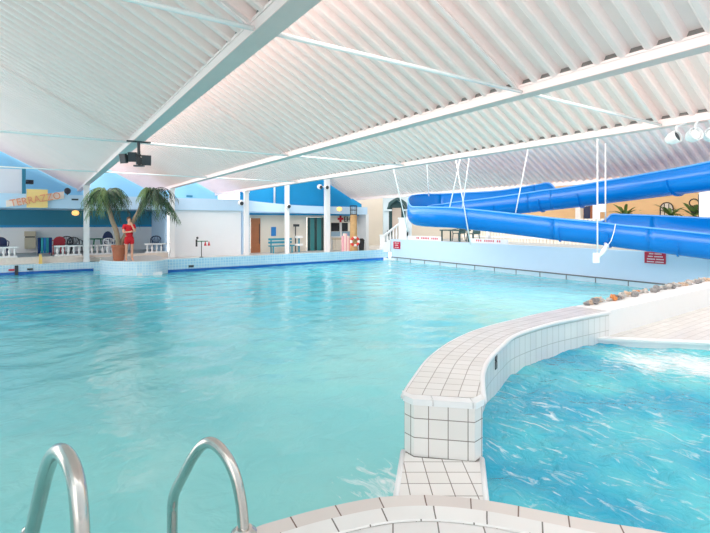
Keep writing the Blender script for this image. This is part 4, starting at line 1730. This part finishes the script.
def crown(c, n, L, seed, lean=(0, 0)):
    rr = random.Random(seed)
    for k in range(n):
        a = 2 * PI * k / n * 2.618 + rr.uniform(-.2, .2)
        el = rr.choice((rr.uniform(-.4, .5), rr.uniform(.3, 1.5)))
        ln = L * rr.uniform(.8, 1.15)
        d = Vector((math.cos(a), math.sin(a), 0))
        side = Vector((-d.y, d.x, 0))
        pts = []
        for j in range(9):
            s = j / 8
            p = c + d * (ln * (.75 * s)) + Vector((lean[0] * s * .25, lean[1] * s * .25, 0)) + Vector((0, 0, ln * (el * .66 * s - (.92 + el * .2) * s * s)))
            pts.append(p)
        pts = catmull(pts, 2)
        mb = MB()
        mb.tube(pts, [.018 * (1 - .7 * i / len(pts)) for i in range(len(pts))], 4)
        for i in range(2, len(pts) - 1):
            s = i / len(pts)
            t_ = (pts[i + 1] - pts[i]).normalized()
            for sg in (-1, 1):
                if rr.random() < .25:
                    continue
                ll = ln * .46 * math.sin(PI * (.12 + .82 * s)) * rr.uniform(.8, 1.1)
                dr = (side * sg * .7 + t_ * .7 + Vector((0, 0, -.75))).normalized()
                b0 = pts[i]
                w = t_ * .017
                m_ = b0 + dr * ll * .55
                e_ = b0 + dr * ll * .95 + Vector((0, 0, -.22 * ll))
                mb.face([b0 - w, b0 + w, m_ + w * 1.2, m_ - w * 1.2])
                mb.face([m_ - w * 1.2, m_ + w * 1.2, e_])
        mb.build('frond', M[rr.choice(('leaf', 'leafb', 'leafc', 'leafc'))], palm)


crown(c1_, 44, 1.18, 5)
crown(c2_, 44, 1.2, 9, (.9, 0))

# ------------------------------------------------------------------ the person
def skin_obj(name, joints, edges, m, parent, root='pelvis', sub=2):
    names = list(joints)
    me = bpy.data.meshes.new(name)
    me.from_pydata([joints[n][0] for n in names], [(names.index(a), names.index(b)) for a, b in edges], [])
    o = bpy.data.objects.new(name, me)
    COL.objects.link(o)
    md = o.modifiers.new('skin', 'SKIN')
    md.use_smooth_shade = True
    for i, n in enumerate(names):
        r = joints[n][1]
        me.skin_vertices[0].data[i].radius = r if isinstance(r, tuple) else (r, r)
        me.skin_vertices[0].data[i].use_root = (n == root)
    s = o.modifiers.new('smooth', 'SUBSURF')
    s.levels = s.render_levels = sub
    me.materials.append(m)
    o.parent = parent
    return o


pr = pD(129.2, 260.3, 19.9)
pr.z = -.02
per = thing('person', 'person in a red shirt and red shorts standing on the pier, hand at mouth', 'person', pr)
per.rotation_euler = (0, 0, -TH + math.radians(38))
per.scale = (1.05, 1.05, 1.05)
J = {
    'pelvis': ((0, 0, .92), (.135, .105)), 'waist': ((0, 0, 1.08), (.12, .09)), 'chest': ((0, .01, 1.27), (.145, .10)), 'upper': ((0, .01, 1.39), (.11, .08)),
    'neck': ((0, 0, 1.48), .05), 'jaw': ((0, -.015, 1.555), (.062, .07)), 'skull': ((0, .0, 1.63), (.075, .09)), 'crownhead': ((0, .005, 1.70), (.055, .065)),
}
Ed = [('pelvis', 'waist'), ('waist', 'chest'), ('chest', 'upper'), ('upper', 'neck'), ('neck', 'jaw'), ('jaw', 'skull'), ('skull', 'crownhead')]
for s, n in ((-1, 'r'), (1, 'l')):
    J[n + 'hip'] = ((s * .09, 0, .86), .095)
    J[n + 'thigh'] = ((s * .10, -.01, .68), .078)
    J[n + 'knee'] = ((s * .105, -.01, .48), .055)
    J[n + 'calf'] = ((s * .105, .015, .34), .054)
    J[n + 'ankle'] = ((s * .11, .02, .08), .036)
    J[n + 'foot'] = ((s * .12, -.07, .035), .034)
    J[n + 'toe'] = ((s * .125, -.15, .025), .025)
    Ed += [('pelvis', n + 'hip'), (n + 'hip', n + 'thigh'), (n + 'thigh', n + 'knee'), (n + 'knee', n + 'calf'), (n + 'calf', n + 'ankle'), (n + 'ankle', n + 'foot'), (n + 'foot', n + 'toe')]
J['rsh'] = ((-.175, .01, 1.40), .055); J['relb'] = ((-.235, -.03, 1.13), .042); J['rwri'] = ((-.03, -.19, 1.15), .028); J['rhand'] = ((.04, -.20, 1.155), .032)
J['lsh'] = ((.175, .01, 1.40), .055); J['lelb'] = ((.19, -.14, 1.15), .042); J['lwri'] = ((.075, -.19, 1.37), .028); J['lhand'] = ((.05, -.17, 1.44), .032)
for n in 'rl':
    Ed += [('upper', n + 'sh'), (n + 'sh', n + 'elb'), (n + 'elb', n + 'wri'), (n + 'wri', n + 'hand')]
for k in range(4):
    J['rf%d' % k] = ((.09, -.195, 1.185 - k * .019), .0095); J['rg%d' % k] = ((.125 - .006 * abs(k - 1), -.175, 1.18 - k * .019), .0085)
    J['lf%d' % k] = ((.068 - k * .019, -.145, 1.50), .0095); J['lg%d' % k] = ((.062 - k * .018, -.105, 1.53 - .004 * abs(k - 1)), .0085)
    Ed += [('rhand', 'rf%d' % k), ('rf%d' % k, 'rg%d' % k), ('lhand', 'lf%d' % k), ('lf%d' % k, 'lg%d' % k)]
J['rth'] = ((.05, -.185, 1.205), .010); J['lth'] = ((.10, -.13, 1.47), .010)
Ed += [('rhand', 'rth'), ('lhand', 'lth')]
skin_obj('body', J, Ed, M['skin'], per)
K = {k: J[k] for k in ('pelvis', 'waist', 'chest', 'upper')}
K['pelvis'] = ((0, 0, .88), (.155, .125)); K['waist'] = ((0, 0, 1.1), (.145, .115)); K['chest'] = ((0, .01, 1.27), (.165, .125)); K['upper'] = ((0, .01, 1.395), (.12, .095))
for s, n in ((-1, 'r'), (1, 'l')):
    K[n + 'sh'] = ((s * .178, .01, 1.40), .072)
    e_ = Vector(J[n + 'elb'][0]); s_ = Vector(J[n + 'sh'][0])
    K[n + 'sl'] = (tuple(s_.lerp(e_, .6)), .07)
skin_obj('shirt', K, [('pelvis', 'waist'), ('waist', 'chest'), ('chest', 'upper'), ('upper', 'rsh'), ('upper', 'lsh'), ('rsh', 'rsl'), ('lsh', 'lsl')], M['red'], per)
K = {'pelvis': ((0, 0, 1.04), (.145, .115)), 'seat': ((0, 0, .87), (.16, .125))}
ed = [('pelvis', 'seat')]
for s, n in ((-1, 'r'), (1, 'l')):
    K[n + 'a'] = ((s * .095, 0, .80), .108)
    K[n + 'b'] = ((s * .105, -.005, .60), .102)
    ed += [('seat', n + 'a'), (n + 'a', n + 'b')]
skin_obj('shorts', K, ed, M['red'], per)


def local_part(mb, name, m, smooth=True):
    o = mb.build(name, m, None, smooth=smooth)
    o.parent = per
    return o


mb = MB().ball((0, .02, 1.655), .105, (.86, 1.02, 1.0), 16)
mb.v = [v if not (v.y < -.035 and v.z < 1.68) else Vector((v.x * .9, max(v.y, -.03), v.z)) for v in mb.v]
mb.ball((0, .13, 1.63), .05, (.9, .8, 1.3), 10)
local_part(mb, 'hair', M['hair'])
for s in (-1, 1):
    local_part(MB().ball((s * .03, -.083, 1.635), .012, (1.2, .6, .8), 8), 'eye', M['black'])
    local_part(MB().ball((s * .077, .005, 1.62), .02, (.5, .8, 1.3), 8), 'ear', M['skin'])
local_part(MB().ball((0, -.1, 1.61), .014, (.8, 1.2, 1.5), 8), 'nose', M['skin'])
local_part(MB().ball((0, -.083, 1.575), .018, (1.2, .5, .4), 8), 'mouth', M['redpl'])
